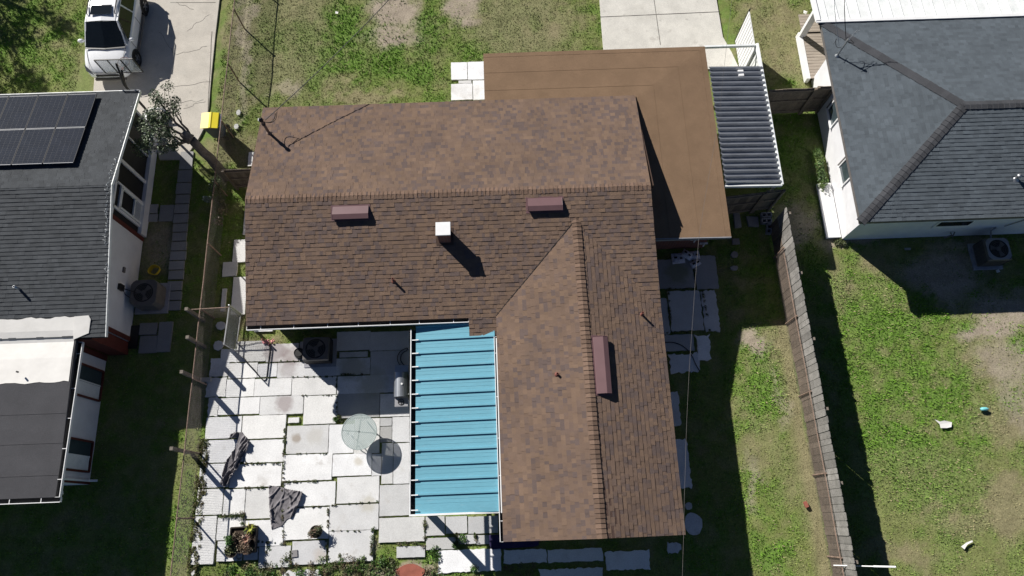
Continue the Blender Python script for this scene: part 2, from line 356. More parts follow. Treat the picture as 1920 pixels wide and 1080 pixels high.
# walls (west body, wing) under the eaves
wl = MB(); wl.mi = 0
def gable_y(mb, x0, x1, y0, y1, zt, zr, yr):             # body with gables facing east and west
    mb.add([(x0, y0, 0), (x1, y0, 0), (x1, y1, 0), (x0, y1, 0), (x0, y0, zt), (x1, y0, zt), (x1, y1, zt), (x0, y1, zt), (x0, yr, zr), (x1, yr, zr)],
           [(0, 1, 5, 4), (2, 3, 7, 6), (1, 2, 6, 9, 5), (3, 0, 4, 8, 7), (4, 5, 9, 8), (6, 7, 8, 9)])
gable_y(wl, WX0 + .3, 4.9, SY + .5, NY - .45, EZ - .02, RZ - .16, RY)
wl.add([(WW + .45, WS + .35, 0), (EXS - .45, WS + .35, 0), (EXS - .45, SY + .6, 0), (WW + .45, SY + .6, 0), (WW + .45, WS + .35, EZ), (EXS - .45, WS + .35, EZ), (EXS - .45, SY + .6, EZ), (WW + .45, SY + .6, EZ), (2.55, WS + .35, WRZ - .16), (2.55, SY + .6, WRZ - .16)],
       [(0, 1, 5, 8, 4), (1, 2, 6, 5), (2, 3, 7, 9, 6), (3, 0, 4, 7), (4, 8, 9, 7), (5, 6, 9, 8)])
wl.build('wall', MA['beige'], house)
bw = MB(); bw.bb(4.92, 7.6, 9.72, 9.95, 0, 2.3); bw.bb(7.4, 7.6, 9.95, 11.2, 0, 2.3); bw.build('brick_wall', MA['brick'], house)
for (x0, z, y) in ((6.9, 1.0, 9.68), (7.35, .55, 9.68)):
    vx = MB(); vx.bb(x0, x0 + .3, y - .03, y + .03, z, z + .05); vx.cyl((x0 + .15, y - .06, z - .1), .03, .25, 10); vx.build('wall_tap', MA['white'], house)
# flat roof over the carport: two gently sloping sheets that meet on a diagonal fold
FX0, FX1, FY0, FY1, FZ = -.53, 7.97, 9.22, 17.07, 2.36
fr = MB()
inner, outer = (EXN - .2, NY - .25, FZ + .11), (FX1, FY1, FZ)
n1 = [(FX0, NY - .25, FZ + .11), inner, outer, (FX0, FY1, FZ)]; n2 = [inner, (EXN - .2, FY0, FZ + .11), (FX1, FY0, FZ), outer]
for q in (n1, n2): fr.prism([Vector(p) for p in q][::-1] if (Vector(q[1]) - Vector(q[0])).cross(Vector(q[2]) - Vector(q[0])).z < 0 else q, .16)
for k in (.30, .63, .93):                                 # lapped seams, a raised strip of the next sheet
    z = FZ + .11 * (1 - k) + .006; y = (NY - .25) + k * (FY1 - NY + .25); xo = inner[0] + k * (FX1 - inner[0])
    y2 = y; x2 = xo
    fr.bar((FX0, y, z - .003), (x2 - .02, y2, z - .003), .02, .006); fr.bar((x2, y2 - .02, z - .003), (x2, FY0, z - .003), .02, .006)
flat = fr.build('flat_roof', MA['flat'], house)
de = MB(); de.bb(FX0, FX1 + .012, FY0 - .035, FY0 - .004, FZ - .12, FZ - .01); de.bar((EXN - .2, FY0 - .02, FZ + .10), (FX1, FY0 - .02, FZ - .005), .03, .02)
de.build('drip_edge', MA['aclight'], house)
for p in ((FX0 + .2, FY1 - .2), (3.6, FY1 - .2), (FX1 - .2, FY1 - .2), (FX1 - .2, 13.5)): cp = MB(); cp.bb(p[0] - .05, p[0] + .05, p[1] - .05, p[1] + .05, 0, FZ - .14); cp.build('carport_post', MA['white'], house)
# chimney
CX, CY = -1.99, 9.27
ch = MB(); ch.bb(CX - .20, CX + .20, CY - .20, CY + .20, 2.9, 3.82); chim = ch.build('chimney', MA['brick'], roof, bevel=.006)
cc = MB(); cc.bb(CX - .245, CX + .245, CY - .235, CY + .235, 3.822, 3.87); cc.build('chimney_cap', MA['white'], roof, bevel=.008)
cf = MB(); cf.box((CX, CY, rz_main(CY) + .012), (.58, .6, .02), rx=math.atan(SL)); cf.build('flashing', MA['fascia'], roof)
# box vents on the slopes
def roof_vent(c, u, w, L, H, slope_n):
    """low hood: u along its length, slope_n roof normal, opening downslope"""
    u = Vector(u).normalized(); n = Vector(slope_n).normalized(); d = u.cross(n)
    if d.z > 0: d = -d
    c = Vector(c); mb = MB()
    prof = [(-w / 2, .0), (-w / 2, .045), (w * .12, H), (w / 2, H * .86), (w / 2, H * .52), (w / 2 - .06, H * .5), (w / 2 - .06, 0)]
    vs = []
    for s in (-L / 2, L / 2): vs += [c + u * s + d * a + n * b for a, b in prof]
    m = len(prof)
    mb.add(vs, [tuple(range(m)), tuple(range(2 * m - 1, m - 1, -1))] + [(i, (i + 1) % m, (i + 1) % m + m, i + m) for i in range(m)])
    mb.box(tuple(c + n * .012 + d * 0), (L + .12 if abs(u.x) > .5 else w + .1, w + .1 if abs(u.x) > .5 else L + .12, .012), 0, rx=math.atan(SL) if abs(u.x) > .5 else 0, ry=0 if abs(u.x) > .5 else math.atan(.27))
    o = mb.build('roof_vent', MA['vent'], roof, bevel=.006); return o
nS = (0, -SL, 1); slE = (WRZ - EZ) / (EXS - 2.55); nE = (slE, 0, 1)
roof_vent((-5.16, 10.17, rz_main(10.17)), (1, 0, 0), .46, 1.22, .17, nS)
roof_vent((1.44, 10.22, rz_main(10.22)), (1, 0, 0), .46, 1.18, .17, nS)
roof_vent((2.98, 4.66, WRZ - slE * .43), (0, 1, 0), .46, 1.84, .18, nE)
def pipe(x, y, z, h, r=.04, lab=None):
    mb = MB(); mb.lathe((x, y, z - .05), [(r, 0), (r, h + .05), (r - .012, h + .05), (r - .012, h - .1)], 14); mb.lathe((x, y, z - .02), [(r + .05, 0), (r + .045, .02), (r + .01, .05), (r, .06)], 14)
    return mb.build('vent_pipe', MA['pvc'], roof, smooth=True)
pipe(-3.76, 7.86, 2.81, .26); pipe(1.56, 4.44, 3.0, .13); pipe(4.51, 6.41, 2.69, .26)
# electric service mast: leans nowhere, stands on the slope
MX, MY = -8.33, 13.67; MZ = rz_main(MY)
ms = MB(); ms.tube([(MX, MY, MZ - .3), (MX, MY, MZ + .9)], .05, 10); ms.lathe((MX, MY, MZ - .01), [(.13, 0), (.1, .04), (.042, .1)], 12)
mast = ms.build('service_mast', MA['rust'], roof)
mh = MB(); mh.lathe((MX, MY, MZ + .86), [(.05, 0), (.075, .03), (.07, .12), (.02, .17), (0, .17)], 12); mh.build('weather_head', MA['black'], roof); mh = MB(); mh.lathe((MX, MY, MZ + .6), [(.055, 0), (.07, .02), (.07, .08), (.055, .1)], 12); mh.build('cable_clamp', MA['black'], roof)
ib = MB(); ib.box((MX - .12, MY + .12, MZ + .72), (.09, .09, .1)); ib.build('junction_box', MA['white'], roof)
def arc(a, b, sag, n=10, side=(0, 0, -1)):
    a, b, s = Vector(a), Vector(b), Vector(side); return [a.lerp(b, i / n) + s * (sag * 4 * (i / n) * (1 - i / n)) for i in range(n + 1)]
lp = MB()
lp.tube(arc((MX, MY, MZ + .85), (MX + .42, MY + .38, MZ + .70), .30, 12), .013, 6); lp.tube(arc((MX, MY - .02, MZ + .88), (MX + .46, MY + .42, MZ + .71), .22, 12, (.5, -.6, -.6)), .011, 6)
lp.build('drip_loop', MA['black'], roof)

# ================================================================== LEFT HOUSE
LX, LN, LS, LR, LZ, LRZ = -13.42, 15.84, 6.37, 11.5, 2.5, 3.42
lh = thing('house', 'charcoal shingled house with solar panels and white walls, at the left edge of the photo', 'house', (-17, 9, 0))
lr = MB(); lr.col = (.05, .05, .055)
LW = -24.0
pN = [(LX, LN, LZ), (LX, LR, LRZ), (LW, LR, LRZ), (LW, LN, LZ)]; pS = [(LW, LS, LZ), (LW, LR, LRZ), (LX, LR, LRZ), (LX, LS, LZ)]
for pl in (pN, pS):
    q = [Vector(p) for p in pl]
    if (q[1] - q[0]).cross(q[2] - q[0]).z < 0: q = q[::-1]
    lr.prism([p - Vector((0, 0, .008)) for p in q], .12)
    pl2 = [p if p[0] > -20 else (-19.5, p[1], p[2]) for p in pl]
    shingles(lr, pl2, charcoal, t=.016, tabs=(.12, .26), tooth=.004)
lroof = lr.build('roof', MA['cshingle'], lh)
ef = MB()                                                 # white metal edge of the rake, with hanging light strings near the ridge
sep('fascia', MA['whitedirty'], lh, [lambda m: m.bar((LX + .02, LN, LZ - .05), (LX + .02, LR, LRZ - .05), .03, .12), lambda m: m.bar((LX + .02, LR, LRZ - .05), (LX + .02, LS, LZ - .05), .03, .12), lambda m: m.bar((LX, LN + .02, LZ - .05), (LW, LN + .02, LZ - .05), .03, .12)])
# low roof behind: grey roll roofing, its upper part coated white
BX, BS, BZN, BZ = -14.40, 1.26, 2.46, 2.24
lf = MB(); lf.prism([(BX, BS, BZ), (BX, 5.72, BZN), (LW, 5.72, BZN), (LW, BS, BZ)], .15)
lf.prism([(BX, 5.72, BZN), (BX, LS + .3, 2.46), (LW, LS + .3, 2.46), (LW, 5.72, BZN)], .15)
for y in (1.95, 2.95, 3.9):
    k = (y - BS) / (5.72 - BS); z = BZ + k * (BZN - BZ); lf.bar((BX, y, z + .003), (LW, y, z + .003), .03, .01)
lowroof = lf.build('low_roof', MA['roll'], lh)
wm = MB()
def zlow(y): return BZ + (y - BS) / (5.72 - BS) * (BZN - BZ) if y < 5.72 else BZN
NXS = 60; top = []; bot = []
for i in range(NXS + 1):
    x = LW + (BX - .05 - LW) * i / NXS
    top.append(x); bot.append(4.90 - (x - BX) * .012 + .015 * math.sin(x * 2.1) + .02 * math.sin(x * 7.3 + 1) + random.uniform(-.015, .015))
rows = [lambda i: bot[i], lambda i: 5.3, lambda i: 5.72, lambda i: 6.25, lambda i: 6.62, lambda i: 7.05 + .025 * math.sin(i * .9) + random.uniform(-.02, .02)]
def zmem(y): return max(zlow(y), LZ + (LRZ - LZ) / (LR - LS) * (y - LS) + .026 if y > LS - .12 else 0) + .012
g = [[(top[i], r(i), 0) for i in range(NXS + 1)] for r in rows]
g = [[(x, y, zmem(y)) for x, y, z in row] for row in g]
fv = [p for row in g for p in row]; W_ = NXS + 1
wm.add(fv, [(r * W_ + i, r * W_ + i + 1, (r + 1) * W_ + i + 1, (r + 1) * W_ + i) for r in range(len(rows) - 1) for i in range(NXS)])
# the coating's flap over the last shingles at the right
wm.prism([(BX - .05, 6.3, 2.53), (-13.95, 6.50, 2.56), (-13.90, 6.95, 2.65), (-13.97, 7.08, 2.68), (BX - .05, 7.06, 2.67)], .02)
wm.build('roof_coating', MA['membrane'], lowroof)
rp = MB(); rp.tube([(-16.05, 5.25, 2.6), (-16.05, 5.25, 2.68)], .03, 8); rp.build('vent_pipe', MA['black'], lh)
zq = LZ + (LRZ - LZ) / (LR - LS) * (8.05 - LS)
rp = MB(); rp.lathe((-16.35, 8.05, zq - .02), [(.045, 0), (.045, .32), (.03, .32), (.03, .2)], 12); rp.build('vent_pipe', MA['galv'], lh, smooth=True)
lg = MB(); gutter(lg, (BX, LS - .1), (BX, BS), (1, 0), BZ + .08, w=.15, hang=.9); gutter(lg, (BX + .12, BS), (LW, BS), (0, -1), BZ - .02, w=.15, hang=1.0); lg.build('gutter', [MA['white'], MA['gutin']], lh)
lg = MB(); gutter(lg, (LX, 10.8), (LX, LS), (1, 0), LZ - .02, w=.05, hang=.8); 
# walls
lw = MB(); WXL = -13.9
lw.add([(WXL, LS + .45, 0), (WXL, 10.95, 0), (WXL, 10.95, 2.95), (WXL, LS + .45, 2.40)], [(0, 1, 2, 3)])
lw.add([(WXL, LS + .45, 0), (WXL, LS + .45, 2.4), (LW, LS + .45, 2.4), (LW, LS + .45, 0)], [(0, 1, 2, 3)])
lw.add([(WXL, LN - .3, 0), (LW, LN - .3, 0), (LW, LN - .3, 2.4), (WXL, LN - .3, 2.4)], [(0, 1, 2, 3)])
lw.add([(WXL, 10.95, 2.36), (WXL, LN - .3, 2.36), (WXL, LR, LRZ - .14), (WXL, 10.95, LRZ - .22)], [(0, 1, 2, 3)])
WXB = -14.68
lw.add([(WXB, BS + .5, 0), (WXB, LS - .05, 0), (WXB, LS - .05, 2.28), (WXB, BS + .5, 2.08)], [(0, 1, 2, 3)]); lw.add([(WXB, BS + .5, 0), (WXB, BS + .5, 2.08), (LW, BS + .5, 2.08), (LW, BS + .5, 0)], [(0, 1, 2, 3)])
lw.build('wall', MA['stucco'], lh)
rt = MB(); rt.bb(WXL - .7, WXL - .02, LS - .04, LS + .42, 0, 2.38); rt.build('red_wall', MA['redtrim'], lh)
for a_ in ((WXL, LS + .45, LS + .62, 2.4), (WXB, LS - .25, LS - .05, 2.25), (WXB, BS + .5, BS + .62, 2.05)): rt = MB(); rt.bb(a_[0], a_[0] + .03, a_[1], a_[2], 0, a_[3]); rt.build('trim', MA['redtrim'], lh)
def lwindow(y0, y1, z0, z1):
    f = MB(); x = WXB
    for a, b in (((y0, z0), (y1, z0)), ((y0, z1), (y1, z1)), ((y0, z0), (y0, z1)), ((y1, z0), (y1, z1))): f.bar((x + .03, a[0], a[1]), (x + .03, b[0], b[1]), .06, .09, up=(1, 0, 0))
    w = f.build('window', MA['redtrim'], lh)
    p = MB(); p.bb(x + .004, x + .012, y0, y1, z0, z1); p.build('pane', MA['glass'], w)
    s = MB(); s.bb(x + .014, x + .03, (y0 + y1) / 2 - .02, (y0 + y1) / 2 + .02, z0, z1); s.bb(x + .014, x + .026, y0 + .05, y0 + .5, z0 + .05, z1 - .05); s.build('sash', MA['whitedirty'], w)
def yz(px, py, X):                                        # point on a wall plane x = X seen at a pixel
    d = RM @ Vector(((px - 960) / FPX, -(py - 540) / FPX, -1.0)); k = X / d.x; return (d.y * k, CAMH + d.z * k)
a, b = yz(192, 697, WXB), yz(184, 752, WXB); lwindow(b[0], a[0], min(a[1], b[1]), 1.95)
a, b = yz(172, 829, WXB), yz(162, 885, WXB); lwindow(b[0], a[0], min(a[1], b[1]), 1.9)
# screened porch in the gable wall
po = MB()
PY0, PY1 = 10.95, LN - .3
po.bb(WXL - .03, WXL + .12, PY0, PY1, 0, .42)
for y, w in ((PY1 - .06, .10), (14.2, .045), (13.1, .13), (12.22, .06), (11.25, .10)): po.bb(WXL - .02, WXL + .04, y - w / 2, y + w / 2, .42, 2.36)
po.bb(WXL - .02, WXL + .04, PY0, PY1, 2.30, 2.42)
po.bb(WXL - .02, WXL + .045, 11.3, 12.19, 1.95, 2.01)
porch = po.build('screen_porch', MA['stucco'], lh)
sc = MB(); sc.bb(WXL - .05, WXL - .035, PY0, PY1, .42, 2.38); sc.build('screen', MA['screen'], porch)
dr = MB(); 
for y in (11.36, 12.13): dr.bb(WXL, WXL + .06, y - .04, y + .04, .06, 1.94)
dr.bb(WXL, WXL + .06, 11.36, 12.13, 1.88, 1.95); dr.bb(WXL, WXL + .06, 11.36, 12.13, .06, .14); dr.bb(WXL, WXL + .06, 11.36, 12.13, .95, 1.02)
for i in range(12): dr.box((WXL + .03, 11.745, .18 + i * .065), (.02, .72, .05), ry=.5)
dr.build('screen_door', MA['whitedirty'], porch)
rd = MB(); rd.bb(WXL + .002, WXL + .03, 10.78, 10.94, 0, 2.7); rd.build('trim', MA['redtrim'], lh)
bx = MB(); q = yz(224, 539, WXL); bx.box((WXL + .06, q[0], q[1]), (.1, .22, .28)); bx.tube([(WXL + .05, q[0] - .02, q[1] - .1), (WXL + .04, q[0] - .15, .8), (WXL + .03, q[0] - .2, .1)], .012, 6)
bx.tube([(WXL + .06, q[0], q[1] - .1), (-13.45, 8.45, .75)], .018, 6); bx.build('disconnect_box', MA['black'], lh)
mb = MB(); q = yz(231, 506, WXL); mb.box((WXL + .03, q[0], q[1]), (.06, .2, .12)); mb.build('wall_light', MA['acgrey'], lh)
dp = MB(); dp.tube([(BX + .1, BS + .1, BZ - .12), (WXB + .08, BS + .6, 1.9), (WXB + .08, BS + .62, .2), (WXB + .3, BS + .62, .06)], .04, 8); dp.build('downspout', MA['white'], lh)
ic = MB()                                                 # icicle light string along the rake
for i in range(120):
    t = i / 119; y = LN - .6 - t * 7.3; z = (LRZ - (LRZ - LZ) * (y - LR) / (LN - LR)) if y > LR else (LRZ - (LRZ - LZ) * (LR - y) / (LR - LS))
    dens = 1 if .35 < t < .8 else .25
    if random.random() < dens:
        x = LX - random.uniform(.02, .13 if .35 < t < .8 else .05); p = Vector((x, y, z + .035)); k = Vector((random.uniform(-.07, .05), random.uniform(-.07, .07), 0))
        ic.tube([p, p + k * .6 + Vector((0, 0, .02)), p + k * 1.2 + Vector((random.uniform(-.04, .04), .03, 0))], .006, 4)
ic.build('light_string', MA['whitedirty'], lh)
# solar panels on the north slope: each panel a thing
s_n = (LRZ - LZ) / (LN - LR); PW, PH = 1.06, 1.62; cs = 1 / math.sqrt(1 + s_n * s_n)
def zN(y): return LRZ - s_n * (y - LR)
GX, GY = -14.86, 15.62
panel0 = None; names = ['right of the upper row, beside the bare shingles', 'second from the right in the upper row', 'third from the right in the upper row', 'cut off by the photo edge in the upper row']
for r in range(2):
    for c in range(4):
        xc = GX - PW / 2 - c * (PW + .02); yc = GY - (PH / 2 + r * (PH + .025)) * cs; zc = zN(yc) + .15
        lab = 'dark solar panel at the %s' % names[c] if r == 0 else 'dark solar panel at the %s' % names[c].replace('upper', 'lower')
        lab = lab.replace('at the right', 'at the right end').replace('at the second', 'second').replace('at the third', 'third').replace('at the cut', 'cut')
        if panel0 is None:
            t = thing('solar_panel', lab, 'solar panel', (xc, yc, zc), 'solar panels on the charcoal roof'); t.rotation_euler = (-math.atan(s_n), 0, 0)
            f = MB(); o = Vector(t.location)
            for (a, b, w, h) in ((0, PH / 2 - .008, PW, .016), (0, -PH / 2 + .008, PW, .016), (PW / 2 - .008, 0, .016, PH), (-PW / 2 + .008, 0, .016, PH)): f.mi = 1 if w > h else 0; f.box((o.x + a, o.y + b, o.z), (w, h, .04))
            f.build('frame', [MA['alu'], MA['rowline']], t)
            cl = MB(); cl.box(o + Vector((0, 0, .008)), (PW - .03, PH - .03, .02)); cl.build('cells', MA['solar'], t)
            gr = MB()
            for i in range(1, 6): gr.box(o + Vector((-PW / 2 + i * PW / 6, 0, .0195)), (.006, PH - .05, .002))
            for i in range(1, 20): gr.box(o + Vector((0, -PH / 2 + i * PH / 20, .0195)), (PW - .05, .004, .002))
            gr.build('cell_lines', MA['cellline'], t)
            panel0 = t
        else: dup(panel0, (xc, yc, zc), None, lab)
# ================================================================== RIGHT HOUSE
RXW, RS, RN, RZE, RZR = 12.52, 9.53, 17.92, 2.5, 3.5
RXE = 30.0; ry_ = (RS + RN) / 2; run = 3.95
rh = thing('house', 'white house with a dark grey hip roof, at the right edge of the photo', 'house', (18, 13, 0))
A_, B_, Cc, D_ = (RXW, RS, RZE), (RXW, RN, RZE), (RXW + run, ry_ - .28, RZR), (RXE, ry_ - .28, RZR)
rr = MB(); rr.col = (.05, .05, .055)
for pl in ([A_, Cc, B_], [B_, Cc, D_, (RXE, RN, RZE)], [A_, (RXE, RS, RZE), D_, Cc]):
    q = [Vector(p) for p in pl]
    if (q[1] - q[0]).cross(q[2] - q[0]).z < 0: q = q[::-1]
    rr.prism([p - Vector((0, 0, .008)) for p in q], .12)
    q2 = [tuple(p) if p[0] < 25 else (21.5, p[1], p[2]) for p in pl]
    shingles(rr, q2, charcoal, t=.014, tabs=(.12, .26), tooth=.005)
rroof = rr.build('roof', MA['dshingle'], rh)
hc = MB(); dk = lambda i, a, b: tone((.058, .057, .062), .88, 1.1)
caps(hc, A_, Cc, .17, .03, dk, e=.2, lift=.045); hc.build('hip_cap', MA['dshingle'], rroof); hc = MB(); caps(hc, B_, Cc, .17, .03, dk, e=.2, lift=.045); hc.build('hip_cap', MA['dshingle'], rroof); hc = MB(); caps(hc, Cc, (21.5, Cc[1], RZR), .16, .036, dk, e=.2, lift=.045)
hc.build('ridge_cap', MA['dshingle'], rroof)
rw = MB(); RWX, RWY = 12.97, 9.84
rw.bb(RWX, RXE - .5, RWY, RN - 1.0, 0, 2.42); rw.build('wall', MA['stucco'], rh)
rf = MB(); rf.bar((RXW + .01, RS, RZE - .08), (RXW + .01, RN, RZE - .08), .03, .14); rf.bar((RXW, RS + .01, RZE - .08), (RXE, RS + .01, RZE - .08), .03, .14); rf.build('fascia', MA['acgrey'], rh)
fo = MB(); fo.bb(12.45, RWX - .05, RWY + .06, 12.2, 0, .14); fo.bb(12.38, 12.45, RWY + .06, 12.2, 0, .09); fo.build('step', MA['white'], rh, bevel=.01)
def rwindow(y0, y1, z0, z1):
    f = MB(); x = RWX
    for a, b in (((y0, z1), (y1, z1)), ((y0, z0), (y0, z1)), ((y1, z0), (y1, z1))): f.bar((x - .025, a[0], a[1]), (x - .025, b[0], b[1]), .05, .05, up=(1, 0, 0))
    f.bb(x - .09, x, y0 - .05, y1 + .05, z0 - .05, z0); w = f.build('window', MA['white'], rh)
    p = MB(); p.bb(x - .012, x - .004, y0, y1, z0, z1); p.build('pane', MA['glass'], w)
    h = MB(); h.bb(x - .06, x - .01, y1 + .03, y1 + .09, z0 - .05, z1 + .05); h.build('shutter', MA['acgrey'], w)
def yzr(px, py): return yz(px, py, RWX)
for q in ((1580, 325), (1562, 212)):
    a = yzr(*q); rwindow(a[0] - .45, a[0] + .35, .95, 2.0)
f = MB(); f.bb(15.9, 17.2, RWY - .04, RWY, .95, 1.62); w = f.build('window', MA['white'], rh); p = MB(); p.bb(15.96, 17.14, RWY - .055, RWY - .042, 1.2, 1.56); p.build('pane', MA['darkglass'], w)
zc = RZE + (RZR - RZE) / (Cc[1] - RS) * (10.85 - RS)
vp = MB(); vp.lathe((18.1, 10.85, zc - .03), [(.16, 0), (.12, .03), (.05, .05), (.05, .2), (.08, .2), (.08, .26), (.0, .28)], 14); vp.build('vent_pipe', MA['galv'], rroof, smooth=True)
# white metal porch roof at the north side
mr = MB(); x = RXW - .02; 
mr.prism([(RXW - .12, RN - .03, RZE + .06), (RXW - .12, 23.5, RZE - .28), (RXE, 23.5, RZE - .28), (RXE, RN - .03, RZE + .06)][::-1], .07)
for i in range(24):
    xx = RXW + .25 + i * .42; mr.bar((xx, RN, RZE + .075), (xx, 23.5, RZE - .265), .025, .03)
mr.build('metal_roof', MA['whitedirty'], rh)
me_ = MB(); me_.bar((RXW - .13, RN - .03, RZE + .06), (RXW - .13, 23.5, RZE - .28), .16, .12); me_.bar((RXW - .2, RN - .05, RZE + .075), (RXE, RN - .05, RZE + .075), .12, .05); me_.build('roof_edge', MA['white'], rh)
sep('porch_post', MA['white'], rh, [lambda m: m.bb(12.66, 12.92, 18.86, 19.0, 0, 2.35), lambda m: m.bb(12.7, 12.86, 22.6, 22.76, 0, 2.2)])
dk_ = MB()
for i in range(22): dk_.bb(12.82, 18, 16.86 + i * .143, 16.86 + i * .143 + .128, .26, .30)
dk_.build('deck', MA['plank'], rh)
sep('deck_edge', MA['white'], rh, [lambda m: m.bb(12.66, 12.81, 16.84, 18.86, .0, .32), lambda m: m.bb(12.66, 18, 19.02, 19.1, 0, .3)])
# antenna mast
AX, AY = P(1570, 104, 2.62).xy; AZ = 2.60
am = MB(); am.tube([(AX, AY, AZ - .2), (AX, AY, AZ + .92)], .028, 8); am.lathe((AX, AY, AZ), [(.09, 0), (.06, .04), (.03, .08)], 10); amast = am.build('service_mast', MA['galv'], rroof)
ad = MB(); ad.tube([(AX - .1, AY - .05, AZ + .9), (AX + .42, AY + .3, AZ + 1.1)], .010, 6); ad.tube([(AX - .08, AY, AZ + .86), (AX + .36, AY + .34, AZ + 1.05)], .008, 6); ad.tube([(AX, AY, AZ + .92), (AX + .02, AY, AZ + 1.0)], .045, 8); ad.build('antenna', MA['galv'], rroof)
al = MB(); al.tube(arc((AX, AY, AZ + .85), (AX + .1, AY + .25, AZ + .75), .3, 10, (.9, -.3, -.3)), .012, 6); al.tube(arc((AX - .05, AY + .02, AZ + .5), (AX - .25, AY + .3, AZ + .62), .2, 8), .010, 6); al.tube([(AX - .32, AY + .16, AZ + .5), (AX - .18, AY + .36, AZ + .55)], .010, 5); al.build('drip_loop', MA['black'], rroof)
# ================================================================== GROUND
LAT = rng.random((8, 256, 256))
def vnoise(x, y, k=0):
    xi = np.floor(x).astype(int); yi = np.floor(y).astype(int); fx = x - xi; fy = y - yi
    fx = fx * fx * (3 - 2 * fx); fy = fy * fy * (3 - 2 * fy); L = LAT[k]
    g = lambda a, b: L[a % 256, b % 256]
    return (g(xi, yi) * (1 - fx) + g(xi + 1, yi) * fx) * (1 - fy) + (g(xi, yi + 1) * (1 - fx) + g(xi + 1, yi + 1) * fx) * fy
def fbm(x, y, s, k=0, o=4):
    r = 0; a = .5; t = 0
    for i in range(o): r = r + a * vnoise(x * s + 17 * i + 40, y * s + 31 * i + 40, (k + i) % 8); t += a; a *= .5; s *= 2.1
    return r / t
# patches seen on the lawns: (x, y) in the photo, radii in metres, kind, strength
SPOTS = [(735, 25, 1.0, 1.0, 'dirt', 1), (738, 72, 1.3, .55, 'dirt', 1), (765, 45, .7, .7, 'dirt', .7), (868, 14, .7, .8, 'dirt', .9), (885, 42, .5, .3, 'dirt', .8), (690, 185, 1.5, .35, 'dry', 1), (640, 165, .8, .6, 'dry', .6), (530, 165, .7, .35, 'dirt', .6),
         (695, 110, 2.0, 1.0, 'lush', 1), (640, 40, .8, 1.5, 'lush', .9), (800, 60, .6, 1.5, 'lush', .8), (760, 130, 1.4, .6, 'lush', .8),
         (540, 70, 2.6, 3.2, 'dull', 1), (980, 50, 2.4, 2.2, 'dull', 1), (1060, 40, .8, .6, 'dry', .5), (1040, 60, .5, .4, 'dry', .6),
         (1460, 60, 1.6, 2.2, 'dry', .75), (1480, 130, 1.2, .8, 'dull', .8), (430, 150, .35, 4, 'dry', .7), (458, 100, .25, 4, 'dirt', .6), (450, 270, .8, .8, 'dry', .7),
         (395, 275, .7, .5, 'dry', .8), (420, 290, .5, .5, 'dry', .8),
         (1600, 455, 1.1, .35, 'dirt', .9), (1660, 500, .9, .5, 'dry', .8), (1570, 530, .5, .8, 'dry', .5), (1620, 560, 1.6, 1.2, 'lush', .8), (1700, 600, 1.4, .9, 'lush', .9), (1640, 700, 1.7, 1.4, 'lush', .7),
         (1850, 625, 1.1, .4, 'dirt', 1), (1890, 690, 1.1, .9, 'dirt', .75), (1850, 690, 1.0, 1.0, 'dry', .7), (1915, 760, .8, 1.2, 'dirt', .6), (1870, 800, 1.1, .9, 'dry', .8), (1900, 950, 1.0, 1.2, 'dry', 1), (1830, 970, 1.5, .5, 'dry', .8),
         (1690, 1040, 1.4, .5, 'dry', .8), (1720, 870, 1.2, 1.0, 'dull', .5), (1770, 520, 1.7, 1.0, 'dirt', .9), (1880, 580, 1.4, .9, 'dirt', .9), (1800, 460, 1.0, .4, 'dirt', .7), (1730, 880, 1.8, 1.8, 'lush', .75), (1760, 730, 1.6, 1.6, 'lush', .8), (1660, 820, 1.0, 1.4, 'lush', .7),
         (1420, 650, .6, .45, 'dirt', 1), (1470, 640, .5, .6, 'dry', .8), (1465, 740, .3, 1.2, 'dirt', .55), (1440, 700, .8, 1.0, 'lush', .7), (1420, 770, .7, .9, 'lush', .5), (1412, 900, .25, 1.0, 'dirt', .5), (1430, 830, .8, .8, 'dry', .5), (1490, 900, .7, 1.6, 'dull', .5), (1460, 1040, .7, .6, 'lush', .5),
         (1500, 420, .9, .8, 'dirt', .7), (1530, 300, .9, 1.6, 'dull', .5),
         (690, 1010, .4, .5, 'dirt', 1), (760, 1065, 1.5, .3, 'dirt', .9), (440, 1040, .6, .3, 'dirt', .9), (600, 1062, 2.5, .25, 'dry', .6), (560, 1075, 2.5, .25, 'lush', .6),
         (480, 635, .7, .25, 'dry', .9), (440, 620, .4, .6, 'dry', .8), (300, 460, .8, 1.2, 'dirt', .7), (320, 420, .7, .7, 'dry', .6), (60, 80, 3, 2, 'lush', .35), (150, 150, .8, 1, 'dull', .6)]
SPOTW = [(P(a, b).x, P(a, b).y, rx, ry, k, s) for a, b, rx, ry, k, s in SPOTS]
